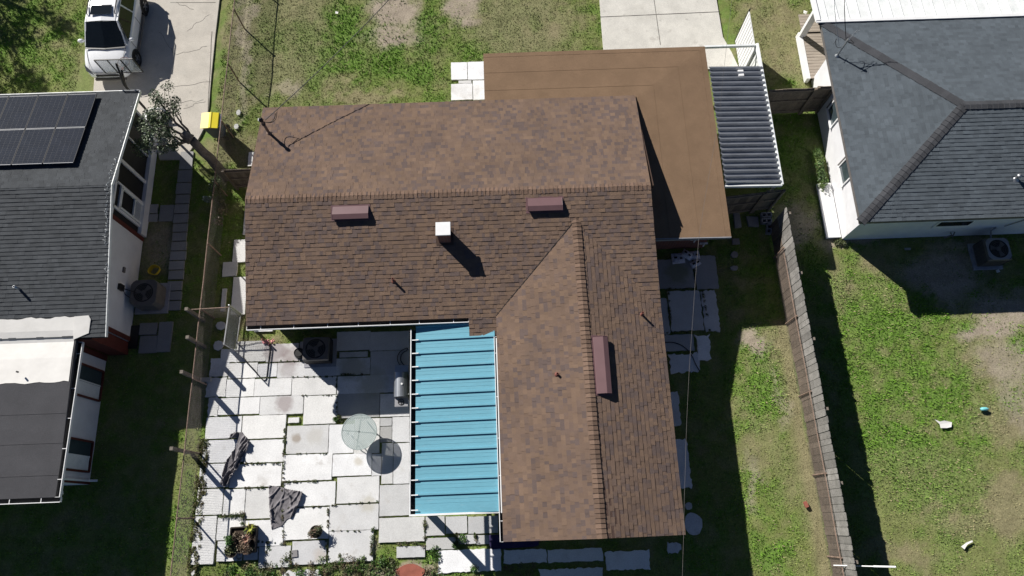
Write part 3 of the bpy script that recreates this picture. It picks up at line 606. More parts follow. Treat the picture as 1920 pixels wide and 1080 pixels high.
def field(X, Y):
    f = {k: np.zeros_like(X) for k in ('dirt', 'dry', 'lush', 'dull')}
    wx = (fbm(X, Y, .9, 1) - .5) * 1.1; wy = (fbm(X, Y, .9, 3) - .5) * 1.1
    wf = (fbm(X, Y, 3.3, 2) - .5) * .7
    for (cx, cy, rx, ry, k, s) in SPOTW:
        d = np.sqrt(((X + wx + wf - cx) / rx) ** 2 + ((Y + wy + wf - cy) / ry) ** 2)
        f[k] = np.maximum(f[k], s * np.clip((1.3 - d) / .7, 0, 1))
    n = fbm(X, Y, .45, 5); n2 = fbm(X, Y, 1.6, 6)
    n3 = fbm(X, Y, 2.4, 7, 4)
    f['dry'] = np.clip(f['dry'] + np.clip((n2 - .63) * 3, 0, .4) + np.clip((.42 - n3) * 4, 0, .32), 0, 1); f['lush'] = np.clip(f['lush'] * (.55 + .9 * n3) + np.clip((n - .55) * 3, 0, .4) + np.clip((n3 - .50) * 5, 0, .6) * (1 - f['dull']), 0, 1); f['dirt'] = np.clip(f['dirt'] * (.55 + 1.2 * n3) - .15 * (f['lush'] > .4), 0, 1)
    xw = 10.3 + (10.46 - Y) * .022                         # dry strip along the wooden fence
    f['dry'] = np.maximum(f['dry'], np.where((X < xw) & (X > xw - .75) & (Y < 6.8), np.clip((X - xw + .75) / .45, 0, 1), 0))
    f['dry'] = np.maximum(f['dry'], np.where((X > xw + 1.5) & (Y < 2), .25, 0))
    f['lush'] = np.where((X > -10.95) & (X < -10.2) & (Y < 3), .35, f['lush'])
    return f
GREEN, DULL, LUSH, DRY, DIRT = [np.array(c) for c in ((.160, .210, .046), (.195, .208, .090), (.118, .232, .026), (.260, .228, .128), (.33, .28, .22))]
def gcol(X, Y, f, blade=False):
    c = np.broadcast_to(GREEN, X.shape + (3,)).copy()
    def mix(c, t, k): t = np.clip(t, 0, 1)[..., None]; return c * (1 - t) + t * k
    c = mix(c, f['dull'], DULL); c = mix(c, f['lush'], LUSH); c = mix(c, f['dry'] * .85, DRY)
    if not blade: c = mix(c, .18 + 0 * X, DIRT * .7); c = mix(c, f['dirt'], DIRT)
    return c
xs = np.concatenate([[-1500, -400, -120, -50], np.arange(-26, 24.01, .12), [45, 120, 400, 1500]]); ys = np.concatenate([[-1500, -400, -100, -30, -10], np.arange(-4, 26.01, .12), [40, 100, 400, 1500]])
GX_, GY_ = np.meshgrid(xs, ys); ff = field(GX_, GY_); gc = gcol(GX_, GY_, ff)
gz = (fbm(GX_, GY_, 1.5, 2) - .5) * .05 - .03 - .0 * GX_
nx, ny = len(xs), len(ys)
me = bpy.data.meshes.new('ground'); co = np.stack([GX_, GY_, gz], -1).reshape(-1, 3)
idx = (np.arange(ny - 1)[:, None] * nx + np.arange(nx - 1)[None]).ravel(); qd = np.stack([idx, idx + 1, idx + nx + 1, idx + nx], 1)
def fastmesh(me, co, faces, cols, m, smooth=False):
    k = faces.shape[1]; nf = len(faces)
    me.vertices.add(len(co)); me.vertices.foreach_set('co', co.astype(np.float32).ravel())
    me.loops.add(nf * k); me.loops.foreach_set('vertex_index', faces.astype(np.int32).ravel())
    me.polygons.add(nf); me.polygons.foreach_set('loop_start', np.arange(0, nf * k, k, dtype=np.int32)); me.polygons.foreach_set('loop_total', np.full(nf, k, np.int32))
    me.update(calc_edges=True)
    a = me.color_attributes.new('Col', 'FLOAT_COLOR', 'POINT'); c4 = np.ones((len(co), 4), np.float32); c4[:, :3] = cols; a.data.foreach_set('color', c4.ravel())
    if smooth: me.polygons.foreach_set('use_smooth', np.ones(nf, bool))
    me.materials.append(m); me.validate(); return me
fastmesh(me, co, qd, gc.reshape(-1, 3), MA['ground'], True)
go = bpy.data.objects.new('ground', me); C.objects.link(go); tag(go, 'patchy lawn and bare soil around the houses', 'ground', kind='structure')

# ------------------------------------------------------------------ paving: patio, paths, drives (structure)
RECTS = []                                                # keep-out rectangles for grass
def slabset(name, items, th=.045, label=None, m='slab', gap=.001, rough=.005, z0=0.0):
    mb = MB()
    for it in items:
        (x0, y0, x1, y1), g = it[:4], (it[4] if len(it) > 4 else .74)
        a, b, c, d = P(x0, y0), P(x1, y0), P(x1, y1), P(x0, y1)
        X0, X1 = (a.x + d.x) / 2 + gap, (b.x + c.x) / 2 - gap; Y1, Y0 = (a.y + b.y) / 2 - gap, (c.y + d.y) / 2 + gap
        poly = []
        jag = it[5] if len(it) > 5 else rough
        for (p, q) in (((X0, Y0), (X1, Y0)), ((X1, Y0), (X1, Y1)), ((X1, Y1), (X0, Y1)), ((X0, Y1), (X0, Y0))):
            L = math.hypot(q[0] - p[0], q[1] - p[1]); n = max(2, int(L / .09))
            for i in range(n):
                t = i / n; jj = jag if i else jag * 1.5
                poly.append((p[0] + (q[0] - p[0]) * t + random.uniform(-jj, jj), p[1] + (q[1] - p[1]) * t + random.uniform(-jj, jj)))
        z = z0 + th + random.uniform(-.006, .006); tl = random.uniform(-.004, .004)
        w = random.uniform(-.02, .02); j = random.uniform(.95, 1.05)
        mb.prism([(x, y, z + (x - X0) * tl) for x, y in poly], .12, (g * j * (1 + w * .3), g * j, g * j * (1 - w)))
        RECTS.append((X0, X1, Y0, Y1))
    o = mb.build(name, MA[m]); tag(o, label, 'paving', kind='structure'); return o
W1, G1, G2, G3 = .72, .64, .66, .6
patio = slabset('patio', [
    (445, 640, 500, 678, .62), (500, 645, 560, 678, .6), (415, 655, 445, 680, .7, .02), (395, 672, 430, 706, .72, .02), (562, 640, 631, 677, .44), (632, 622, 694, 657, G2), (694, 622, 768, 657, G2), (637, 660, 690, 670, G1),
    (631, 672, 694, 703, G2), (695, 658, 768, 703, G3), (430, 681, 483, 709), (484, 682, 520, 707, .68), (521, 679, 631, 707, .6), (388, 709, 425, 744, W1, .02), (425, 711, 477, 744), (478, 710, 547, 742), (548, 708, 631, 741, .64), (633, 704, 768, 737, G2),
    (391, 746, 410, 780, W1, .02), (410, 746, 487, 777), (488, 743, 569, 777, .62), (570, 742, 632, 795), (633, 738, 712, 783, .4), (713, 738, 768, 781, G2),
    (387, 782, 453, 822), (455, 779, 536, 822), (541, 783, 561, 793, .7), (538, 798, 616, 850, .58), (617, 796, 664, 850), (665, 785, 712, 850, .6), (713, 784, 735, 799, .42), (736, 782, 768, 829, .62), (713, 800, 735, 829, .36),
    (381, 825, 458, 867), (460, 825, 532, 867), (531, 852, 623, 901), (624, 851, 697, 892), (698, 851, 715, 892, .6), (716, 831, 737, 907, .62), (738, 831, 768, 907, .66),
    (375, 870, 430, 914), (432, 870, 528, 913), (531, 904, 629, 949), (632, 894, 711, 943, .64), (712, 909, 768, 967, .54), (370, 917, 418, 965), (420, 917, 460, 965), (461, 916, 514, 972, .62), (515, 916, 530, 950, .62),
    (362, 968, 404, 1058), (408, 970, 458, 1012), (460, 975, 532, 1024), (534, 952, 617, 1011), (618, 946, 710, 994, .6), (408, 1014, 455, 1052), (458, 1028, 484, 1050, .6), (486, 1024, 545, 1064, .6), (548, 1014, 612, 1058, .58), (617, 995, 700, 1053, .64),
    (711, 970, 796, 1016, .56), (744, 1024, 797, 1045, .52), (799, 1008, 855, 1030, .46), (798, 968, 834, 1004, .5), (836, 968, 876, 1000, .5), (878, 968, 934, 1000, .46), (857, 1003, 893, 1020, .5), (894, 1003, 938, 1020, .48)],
    label='pale paving slabs of the patio with weedy joints')
spots(MA['slab'], [(P(a, b, .05).x, P(a, b, .05).y, r, c, s) for a, b, r, c, s in ((555, 822, .17, (.30, .25, .2), .75), (517, 657, .5, (.22, .17, .18), .6), (545, 668, .4, (.25, .2, .2), .6), (533, 757, .33, (.3, .25, .25), .7), (672, 865, .16, (.5, .45, .36), .6), (600, 1042, .25, (.45, .4, .35), .6), (690, 945, .3, (.45, .42, .33), .5), (540, 690, .35, (.3, .26, .26), .5), (700, 720, .6, (.36, .36, .26), .5), (660, 690, .5, (.3, .3, .2), .5), (1270, 510, .5, (.2, .22, .14), .7), (590, 818, .3, (.5, .48, .44), .5))])
slabset('path', [(822, 1030, 940, 1072, .84, .02), (945, 1030, 1025, 1056, .78, .02), (1027, 1029, 1130, 1053, .78, .02), (1135, 1033, 1218, 1068, .8, .025), (1012, 1066, 1130, 1090, .72, .03), (530, 1070, 600, 1100, .6, .05), (1250, 1018, 1276, 1036, .6, .04)], label='broken pale slabs along the south end of the house')
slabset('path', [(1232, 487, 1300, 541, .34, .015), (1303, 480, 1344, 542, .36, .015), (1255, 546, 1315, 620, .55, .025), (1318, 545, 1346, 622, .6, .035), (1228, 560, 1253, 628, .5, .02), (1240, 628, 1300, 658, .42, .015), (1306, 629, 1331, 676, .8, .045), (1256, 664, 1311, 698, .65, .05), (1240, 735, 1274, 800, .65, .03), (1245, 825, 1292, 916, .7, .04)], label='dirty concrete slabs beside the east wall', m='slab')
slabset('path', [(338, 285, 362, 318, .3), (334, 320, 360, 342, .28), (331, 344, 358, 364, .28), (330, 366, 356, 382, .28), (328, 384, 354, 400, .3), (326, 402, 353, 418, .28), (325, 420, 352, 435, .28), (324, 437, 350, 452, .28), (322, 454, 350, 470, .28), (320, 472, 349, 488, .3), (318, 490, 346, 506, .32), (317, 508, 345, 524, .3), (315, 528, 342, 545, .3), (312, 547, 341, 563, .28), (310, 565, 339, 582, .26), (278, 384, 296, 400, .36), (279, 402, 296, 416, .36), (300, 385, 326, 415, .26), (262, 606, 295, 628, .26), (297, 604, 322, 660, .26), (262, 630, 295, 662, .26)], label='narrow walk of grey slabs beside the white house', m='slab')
slabset('path', [(438, 450, 462, 492, .72), (418, 492, 445, 518, .6, .012), (436, 520, 462, 590, .72), (416, 542, 424, 584, .62), (478, 613, 512, 622, .72), (458, 390, 466, 440, .7), (466, 286, 476, 312, .75)], label='pale strip of slabs along the west wall')
slabset('path', [(846, 118, 876, 150, .78), (877, 117, 908, 150, .78), (846, 158, 886, 188, .78), (887, 152, 910, 188, .76), (860, 152, 884, 157, .6)], label='four pale slabs beside the carport roof')
def poly_slab(name, pts, g, th, label, joints=(), m='conc'):
    mb = MB(); poly = [P(*p) for p in pts]; n = sum((poly[i].x * poly[(i + 1) % len(poly)].y - poly[(i + 1) % len(poly)].x * poly[i].y) for i in range(len(poly)))
    if n < 0: poly = poly[::-1]
    mb.prism([(p.x, p.y, th) for p in poly], .15, g)
    for j in joints:
        a, b = P(*j[0]), P(*j[1]); pts_ = [a.lerp(b, i / 8) + Vector((random.uniform(-1, 1), random.uniform(-1, 1), 0)) * j[2] for i in range(9)]
        for p, q in zip(pts_, pts_[1:]): mb.bar(Vector((p.x, p.y, th + .001)), Vector((q.x, q.y, th + .001)), j[3], .006, (.06, .055, .05))
    o = mb.build(name, MA[m]); tag(o, label, 'driveway', kind='structure')
    RECTS.append((min(p.x for p in poly) + .2, max(p.x for p in poly), min(p.y for p in poly), max(p.y for p in poly)))
    return o
poly_slab('driveway', [(168, -40), (430, -40), (412, 0), (404, 70), (397, 140), (390, 228), (372, 262), (345, 300), (300, 300), (286, 240), (255, 225), (176, 172), (178, 145), (168, 60)], (.50, .465, .41), .04, 'cracked concrete driveway beside the charcoal house',
          [((405, 6), (320, 6), .0, .02), ((388, 88), (330, 105), .05, .011), ((395, 155), (312, 165), .06, .013), ((312, 165), (305, 190), .05, .011), ((380, 190), (300, 195), .06, .011), ((398, 60), (390, 228), .01, .025), ((330, 105), (300, 60), .06, .009), ((305, 190), (345, 250), .06, .009), ((350, 60), (392, 30), .05, .009), ((345, 205), (388, 190), .05, .011), ((330, 5), (365, 20), .04, .015)])
poly_slab('driveway', [(1122, -30), (1126, 30), (1134, 130), (1386, 130), (1372, 100), (1355, 70), (1343, 0), (1342, -30)], (.60, .58, .53), .035, 'clean pale concrete driveway leading to the carport',
          [((1125, 33), (1350, 23), .0, .03), ((1226, 0), (1238, 85), .0, .022)])
RECTS += [(WX0 + .25, 4.95, SY + .45, NY - .4), (WW + .4, EXS - .4, WS + .3, SY + .6), (0, 7.9, 10, 16.9), (-24, WXL, LS, LN - .3), (-24, WXB, BS + .5, LS), (RWX, 30, RWY, RN - 1), (12.8, 20, 16.8, 19), (8.1, 10, 11.3, 17.5)]

# ------------------------------------------------------------------ grass: one uncountable mass of blades
def grass():
    N = 520000
    x = rng.uniform(-23, 21, N); y = rng.uniform(-2.6, 24, N); f = field(x, y)
    keep = rng.random(N) < np.clip(1.0 - .97 * f['dirt'] - .25 * f['dry'] + .2 * f['lush'], 0, 1)
    for (a, b, c, d) in RECTS: keep &= ~((x > a) & (x < b) & (y > c) & (y < d))
    x, y = x[keep], y[keep]; f = {k: v[keep] for k, v in f.items()}; n = len(x)
    cl = fbm(x, y, 5.0, 4, 3); hgt = rng.uniform(.02, .055, n) * (.45 + 1.0 * f['lush'] + .8 * cl) * (1 - .35 * f['dry'])
    w = rng.uniform(.012, .026, n); an = rng.uniform(0, 2 * np.pi, n); ln = rng.uniform(.2, 1.3, n) * hgt
    an2 = an + rng.uniform(.8, 2.3, n)
    c = gcol(x, y, f, True); j = rng.uniform(.75, 1.38, n)[:, None]; c = c * j * (1.0 + .5 * (cl - .5))[:, None]
    st = rng.random(n) < (.10 + .35 * f['dry']); c[st] = DRY * rng.uniform(.7, 1.4, st.sum())[:, None]
    z0 = (fbm(x, y, 1.5, 2) - .5) * .05 - .035
    b = np.stack([x, y, z0], 1); dx = np.stack([np.cos(an) * w, np.sin(an) * w, 0 * w], 1); tip = b + np.stack([np.cos(an2) * ln, np.sin(an2) * ln, hgt], 1)
    co = np.stack([b - dx, b + dx, tip], 1).reshape(-1, 3); fa = np.arange(3 * n).reshape(-1, 3)
    me = bpy.data.meshes.new('grass'); fastmesh(me, co, fa, np.repeat(c, 3, 0), MA['grass']); o = bpy.data.objects.new('grass', me); C.objects.link(o)
    tag(o, 'short patchy grass covering the yards', 'grass', kind='stuff')
grass()
def leafmass(name, spots, parent=None, label=None, cat=None, base=None, kind=None):
    """spots: (centre, radii, count, leaf size, colour, jitter) -> leaf-sized faces spread in clumps"""
    V = []; F = []; K = []; n0 = 0
    for (c, r, n, s, col, jit) in spots:
        d = rng.normal(size=(n, 3)); d /= np.linalg.norm(d, axis=1)[:, None]; rad = rng.random(n) ** .45
        p = np.array(c) + d * rad[:, None] * np.array(r)
        a = rng.normal(size=(n, 3)); a[:, 2] *= .5; a /= np.linalg.norm(a, axis=1)[:, None]; b = np.cross(a, rng.normal(size=(n, 3))); b /= np.linalg.norm(b, axis=1)[:, None]
        sz = s * rng.uniform(.5, 1.4, n)[:, None]
        q = np.stack([p - a * sz, p + b * sz * .45, p + a * sz, p - b * sz * .45], 1); V.append(q.reshape(-1, 3))
        F.append(np.arange(4 * n).reshape(-1, 4) + n0); n0 += 4 * n
        k = np.array(col) * rng.uniform(1 - jit, 1 + jit, n)[:, None]; K.append(np.repeat(k, 4, 0))
    V = np.concatenate(V); org = np.array(worg(parent)) if parent else np.array(base if base is not None else (0, 0, 0)); V = V - org
    me = bpy.data.meshes.new(name); fastmesh(me, V, np.concatenate(F), np.concatenate(K), MA['leaf']); o = bpy.data.objects.new(name, me); C.objects.link(o)
    if parent: o.parent = parent
    else: o.location = org
    return tag(o, label, cat, kind=kind)
# weeds in the patio joints and along its south edge: uncountable ground cover
ws = []
for (x0, y0, x1, y1, n, s) in [(535, 800, 530, 945, 26, 1), (455, 869, 530, 869, 14, 1), (530, 851, 618, 851, 9, .7), (533, 904, 600, 902, 16, 1), (460, 915, 500, 914, 10, 1.1), (415, 968, 460, 966, 16, 1.7), (455, 960, 456, 985, 8, 1.8), (618, 948, 714, 940, 10, .8), (534, 952, 600, 950, 12, .8), (616, 945, 615, 1010, 10, 1), (530, 955, 533, 1020, 10, 1), (632, 795, 632, 700, 9, .9), (520, 678, 632, 676, 9, .7), (521, 707, 630, 707, 14, .7), (640, 703, 680, 703, 12, 1.1), (548, 742, 632, 742, 7, .6), (618, 995, 710, 996, 8, .8), (700, 990, 696, 1050, 16, 1.3), (745, 1020, 800, 1018, 14, 1.3), (797, 970, 797, 1010, 10, 1.3), (855, 1002, 858, 1025, 10, 1.6), (890, 1000, 893, 1014, 8, 1.3), (480, 1015, 545, 1020, 10, .9), (545, 1022, 546, 1058, 10, 1.1), (612, 1012, 614, 1050, 8, 1.2), (635, 780, 640, 790, 10, 1.6),
                               (1252, 540, 1256, 600, 14, 1.2), (1316, 545, 1330, 620, 14, 1.0), (1240, 625, 1300, 624, 10, 1), (1302, 490, 1303, 540, 8, .9), (1255, 542, 1320, 545, 8, .9)]:
    for i in range(n):
        t = random.random(); p = P(x0 + (x1 - x0) * t, y0 + (y1 - y0) * t); r = s * random.uniform(.02, .055)
        ws.append(((p.x, p.y, .05 + r * .5), (r * 1.4, r * 1.4, r * .8), int(26 * s), .022, random.choice([(.06, .10, .025), (.10, .11, .05), (.13, .11, .06), (.05, .08, .02)]), .4))
for i in range(150):                                      # clumps beyond the patio's south edge
    px = random.choice([random.uniform(420, 700), random.uniform(420, 1000), random.uniform(620, 830)]); py = 1052 + random.gauss(12, 10) + (8 if px < 500 else 0)
    if 745 < px < 800 and py > 1045: continue
    if 820 < px < 945 and 1028 < py < 1074: continue
    p = P(px, py); r = random.uniform(.05, .13); ws.append(((p.x, p.y, .02 + r * .3), (r * 1.4, r * 1.4, r * .6), 70, .028, random.choice([(.06, .13, .022), (.08, .14, .03), (.09, .10, .04), (.14, .11, .06)]), .4))
for (px, py, r) in [(868, 1010, .16), (855, 1022, .14), (815, 1032, .2), (818, 1045, .18), (890, 1066, .16), (630, 787, .10), (716, 1052, .2), (565, 1076, .2), (470, 1072, .2)]:
    p = P(px, py); ws.append(((p.x, p.y, .05), (r, r, r * .7), 220, .035, (.055, .12, .02), .45))
for i in range(170):                                      # rank growth at the chain-link fence foot
    yy = random.uniform(-1.5, 3.2); p = Vector((random.uniform(-11.0, -10.62), yy, .05)); r = random.uniform(.05, .09)
    ws.append(((p.x, p.y, .05), (r, r * 1.5, r * .8), 50, .026, random.choice([(.10, .12, .035), (.12, .12, .04), (.13, .105, .05)]), .4))
leafmass('weeds', ws, label='weeds sprouting in the paving joints and at the fence foot', cat='weeds', kind='stuff')

# ================================================================== FENCES
def wirefence(root, a, b, h, z0=.04, sp=.08, w=.0037, m='mesh', dens=1):
    a, b = Vector((a[0], a[1], 0)), Vector((b[0], b[1], 0)); d = b - a; L = d.length; d.normalize(); mb = MB()
    for sgn in (1, -1):
        n = int((L + h) / sp)
        for i in range(n):
            s0 = i * sp - (h if sgn > 0 else 0); pts = []
            for (s, z) in ((s0, 0), (s0 + sgn * h, h)): pts.append((s, z))
            (s1, z1), (s2, z2) = pts
            def cl(s1, z1, s2, z2):
                for lim, sg in ((0, -1), (L, 1)):
                    if sg * (s1 - lim) > 0 and sg * (s2 - lim) > 0: return None
                    if sg * (s1 - lim) > 0: t = (lim - s1) / (s2 - s1); z1 = z1 + t * (z2 - z1); s1 = lim
                    elif sg * (s2 - lim) > 0: t = (lim - s1) / (s2 - s1); z2 = z1 + t * (z2 - z1); s2 = lim
                return s1, z1, s2, z2
            r = cl(s1, z1, s2, z2)
            if r is None: continue
            s1, z1, s2, z2 = r
            mb.bar(a + d * s1 + Vector((0, 0, z0 + z1)), a + d * s2 + Vector((0, 0, z0 + z2)), w, w)
    return mb.build('mesh', MA[m], root)
f1 = thing('chain_link_fence', 'rusty chain-link fence running along the left side of the patio and lawn', 'fence', (-10.95, 8, 0))
xf = lambda y: -11.0 + (y + 1.2) * .0115
rl = MB(); rl.tube([(xf(y), y, 1.22 + .012 * math.sin(y * 2)) for y in np.arange(-3, 24.1, .9)], .021, 8); rl.build('rail', MA['rust'], f1)
for y in (-1.9, .5, 2.67, 5.1, 7.6, 10.1, 12.6, 15.2, 17.8, 20.4, 23):
    p = MB(); p.tube([(xf(y) + .03, y, 0), (xf(y) + .03, y, 1.24)], .03, 8); p.lathe((xf(y) + .03, y, 1.23), [(.035, 0), (.03, .03), (0, .045)], 8); p.build('post', MA['rust'], f1)
wirefence(f1, (xf(-3), -3), (xf(24), 24), 1.18)
g1 = thing('chain_link_gate', 'open chain-link gate leaf between the patio and the slab strip', 'gate', (-9.88, 6.9, 0))
a, b = (-9.86, 7.62), (-9.93, 6.28)
fr_ = MB(); fr_.tube([(a[0], a[1], .12), (a[0], a[1], 1.24), (b[0], b[1], 1.24), (b[0], b[1], .12), (a[0], a[1], .12)], .026, 8); fr_.build('frame', MA['galv'], g1); wirefence(g1, a, b, 1.1, .13, sp=.06, m='galv')
g2 = thing('chain_link_fence', 'short chain-link run from the long fence across to the gate leaf', 'fence', (-10.4, 7.6, 0))
fr_ = MB(); fr_.tube([(-11.2, 7.6, 1.22), (-9.86, 7.63, 1.24)], .022, 8); fr_.build('rail', MA['rust'], g2)
fr_ = MB(); fr_.tube([(-9.84, 7.68, 0), (-9.84, 7.68, 1.3)], .032, 8); fr_.lathe((-9.84, 7.68, 1.29), [(.04, 0), (.03, .04), (0, .05)], 8); fr_.build('post', MA['galv'], g2)
wirefence(g2, (-10.9, 7.6), (-9.9, 7.63), 1.15)
# tall wooden posts beside the fence, each a thing of its own
for (px, py, z, lab, lean) in [(349, 579, 1.56, 'grey wooden post at the corner where the chain-link runs meet', 0), (351, 632, 1.54, 'second grey wooden post down the chain-link fence, opposite the open gate', 0), (340, 697, 1.5, 'third grey wooden post down the fence, above the strip of rank grass', 0), (321, 841, 1.52, 'lone grey wooden post farthest down the fence, level with the crumpled cloth', 0)]:
    p = P(px, py, z); mb = MB(); mb.col = (.19, .165, .14); mb.prism([(p.x - .06, p.y - .06, z), (p.x + .06, p.y - .06, z), (p.x + .06, p.y + .06, z), (p.x - .06, p.y + .06, z)], z)
    tag(mb.build('wooden_post', MA['wood'], None, base=(p.x, p.y, 0), bevel=.012), lab, 'post', 'wooden posts along the chain-link fence')
# long wooden fence on the right with a chain-link fence in front of it
f3 = thing('wooden_fence', 'long fence of weathered grey and brown boards dividing the two right-hand yards', 'fence', (10.45, 4, 0))
xw = lambda y: 10.30 + (10.46 - y) * .022
bd = MB(); y = 10.5
while y > -3.2:
    w = random.choice((.19, .24, .25, .27)); h = 1.83 + random.uniform(-.03, .03); x = xw(y); g = random.uniform(.75, 1.25); o = random.uniform(-.012, .012)
    zb = .92 + random.uniform(-.05, .05); wx_ = random.uniform(-.3, .3)
    bd.bb(x + o, x + o + .022, y - w + .012, y, .03, zb, tuple(c * g for c in (.16, .125, .098)))
    bd.bb(x + o + .0005, x + o + .0225, y - w + .012, y, zb, h - .03, tuple(c * g * (1 + wx_ * .2) for c in (.225, .215, .20)))
    bd.bb(x + o + .001, x + o + .0228, y - w + .03, y - .018, h - .03, h, tuple(c * g for c in (.225, .215, .20)))
    y -= w
bd.build('boards', MA['wood'], f3)
rb = MB(); rb.col = (.2, .17, .14)
for z in (.35, 1.0, 1.6): rb.bar((xw(10.4) + .05, 10.4, z), (xw(-3) + .05, -3, z), .04, .09)
rb.build('back_rail', MA['wood'], f3)
for y in (10.3, 8, 5.6, 3.2, .8, -1.6): rb = MB(); rb.col = (.2, .17, .14); rb.bb(xw(y) + .07, xw(y) + .16, y - .05, y + .05, 0, 1.75); rb.build('post', MA['wood'], f3)
f4 = thing('chain_link_fence', 'low rusty chain-link fence right in front of the long wooden fence', 'fence', (10.3, 4, 0))
rl = MB(); rl.tube([(xw(y) - .09, y, 1.08 + .015 * math.sin(y * 1.7)) for y in np.arange(-3, 9.3, .6)], .018, 8); rl.build('rail', MA['rust'], f4)
for y in (9.2, 6.6, 3.9, 1.15, -1.5): p = MB(); p.tube([(xw(y) - .06, y, 0), (xw(y) - .06, y, 1.12)], .028, 8); p.build('post', MA['rust'], f4)
wirefence(f4, (xw(9.2) - .07, 9.2), (xw(-3) - .07, -3), 1.04)
pl_ = MB(); pl_.tube([P(1563, 1060, .95), P(1638, 1062, 1.86)], .018, 8); pl_.tube([P(1638, 1062, 1.86), P(1680, 1063, 2.3)], .028, 8)
tag(pl_.build('metal_pole', MA['white'], None, base=P(1563, 1060, .95)), 'thin white metal pole lying across the wooden fence at the bottom', 'pole')
def board_fence(root, a, b, h, n, face=(0, -1, 0), col=(.20, .165, .125), frame=True):
    a, b, f = Vector((a[0], a[1], 0)), Vector((b[0], b[1], 0)), Vector(face); mb = MB(); d = (b - a)
    for i in range(n):
        p, q = a + d * ((i + .03) / n), a + d * ((i + .97) / n); g = random.uniform(.7, 1.25); hh = h + random.uniform(-.02, .02)
        mb.bar((p + q) / 2 + Vector((0, 0, .04)), (p + q) / 2 + Vector((0, 0, hh)), (q - p).length, .022, tuple(c * g for c in col), up=f)
    mb.build('boards', MA['wood'], root); fr = MB(); fr.col = tuple(c * 1.15 for c in col)
    for z in (.25, h * .55, h - .12): fr.bar(a + f * .035 + Vector((0, 0, z)), b + f * .035 + Vector((0, 0, z)), .045, .09, up=(0, 0, 1))
    fr.build('rail', MA['wood'], root)
    for p in (a, b): pm = MB(); pm.col = tuple(c * .95 for c in col); pm.bar(p + f * .05, p + f * .05 + Vector((0, 0, h + .03)), .09, .09); pm.build('post', MA['wood'], root)
fA = thing('wooden_gate', 'dark wooden board gate between the corrugated awning and the white house', 'gate', (11.5, 15.43, 0)); board_fence(fA, (10.45, 15.42), (12.2, 15.44), 1.8, 11)
fA2 = thing('wooden_fence', 'narrow dark wooden fence piece meeting the white house wall beside the gate', 'fence', (12.6, 15.4, 0)); board_fence(fA2, (12.3, 15.47), (12.92, 15.47), 1.85, 4)
fB = thing('wooden_gate', 'shaded wooden board gate under the south end of the corrugated awning', 'gate', (8.9, 11.1, 0)); board_fence(fB, (8.0, 11.0), (9.62, 11.16), 1.75, 10)
fB2 = thing('wooden_fence', 'short shaded wooden fence piece from the awning gate to the long fence', 'fence', (10, 11.2, 0)); board_fence(fB2, (9.72, 11.18), (10.32, 11.22), 1.8, 4)
fC = thing('wooden_gate', 'wooden board gate between the thick tree trunk and the brown house', 'gate', (-9.8, 12.92, 0)); board_fence(fC, (-10.42, 12.92), (-8.5, 12.95), 1.55, 11, col=(.13, .105, .085))
# white ribbed wall panel beside the carport
wp = thing('ribbed_wall', 'white ribbed metal wall standing beside the carport awning', 'wall', (10.06, 16, 0))
mb = MB(); y0, y1 = 12.2, 18.97; n = 34; prof = []
for i in range(n + 1):
    y = y0 + (y1 - y0) * i / n; prof += [(10.06, y - .006), (10.056, y + .0), (10.06, y + .006)]
vs = [(x, y, .05) for x, y in prof] + [(x, y, 1.94) for x, y in prof]; m_ = len(prof)
mb.add(vs, [(i, i + 1, i + 1 + m_, i + m_) for i in range(m_ - 1)]); mb.bb(10.065, 10.09, y0, y1, .05, 1.93); mb.build('ribbed_sheet', MA['white'], wp)
mb = MB()
for i in range(n + 1): y = y0 + (y1 - y0) * i / n; mb.bb(10.05, 10.058, y + .05, y + .056, .06, 1.92)
mb.build('groove_seal', MA['acgrey'], wp)
mb = MB(); mb.tube([(10.08, y1, 0), (10.08, y1, 2.02)], .03, 8); mb.build('post', MA['black'], wp)
# ================================================================== AWNINGS
aw = thing('metal_awning', 'corrugated shiny metal awning beside the brown flat roof', 'awning', (9, 14, 0))
mb = MB(); y0, y1, pit = 11.22, 16.42, .2167; n = int((y1 - y0) / pit); pr = []
for i in range(n):
    y = y0 + i * pit
    pr += [(y, 0), (y + .05, 0), (y + .085, .10), (y + .14, .10), (y + .165, 0)]
pr.append((y0 + n * pit, 0))
vs = [(FX1 + .06, y, 2.30 + z) for y, z in pr] + [(10.06, y, 2.22 + z) for y, z in pr]; k = len(pr)
mb.add(vs, [(i, i + 1, i + 1 + k, i + k) for i in range(k - 1)]); mb.build('corrugated_sheet', MA['corr'], aw)
mb = MB(); mb.bar((10.09, 11.2, 2.2), (10.02, 17.2, 2.2), .06, .14); mb.bar((10.11, 11.2, 2.275), (10.05, 17.2, 2.275), .07, .02); mb.bar((FX1 + .02, 17.15, 2.2), (10.05, 17.15, 2.2), .07, .12); mb.bar((FX1 + .03, 11.2, 2.24), (10.1, 11.18, 2.2), .05, .14)
mb.build('edge_beam', MA['whitedirty'], aw)
for p in ((10.0, 11.35), (10.0, 14.2), (10.0, 17.1)): mb = MB(); mb.bb(p[0] - .04, p[0] + .04, p[1] - .04, p[1] + .04, 0, 2.16); mb.build('post', MA['white'], aw)
mb = MB(); p = P(1389, 137, 2.3); mb.box((p.x, p.y, 2.30), (.2, .26, .06)); mb.build('white_patch', MA['white'], aw)
pc = thing('patio_cover', 'blue ribbed metal patio cover with white edging beside the brown roof', 'patio cover', (-1.8, 3.2, 0))
CX0, CX1, CY0, CY1, CZ0, CZ1 = -3.08, -.42, .42, 6.35, 2.22, 2.40
mb = MB(); pr = []; n = 13; pit = (CY1 - CY0) / n
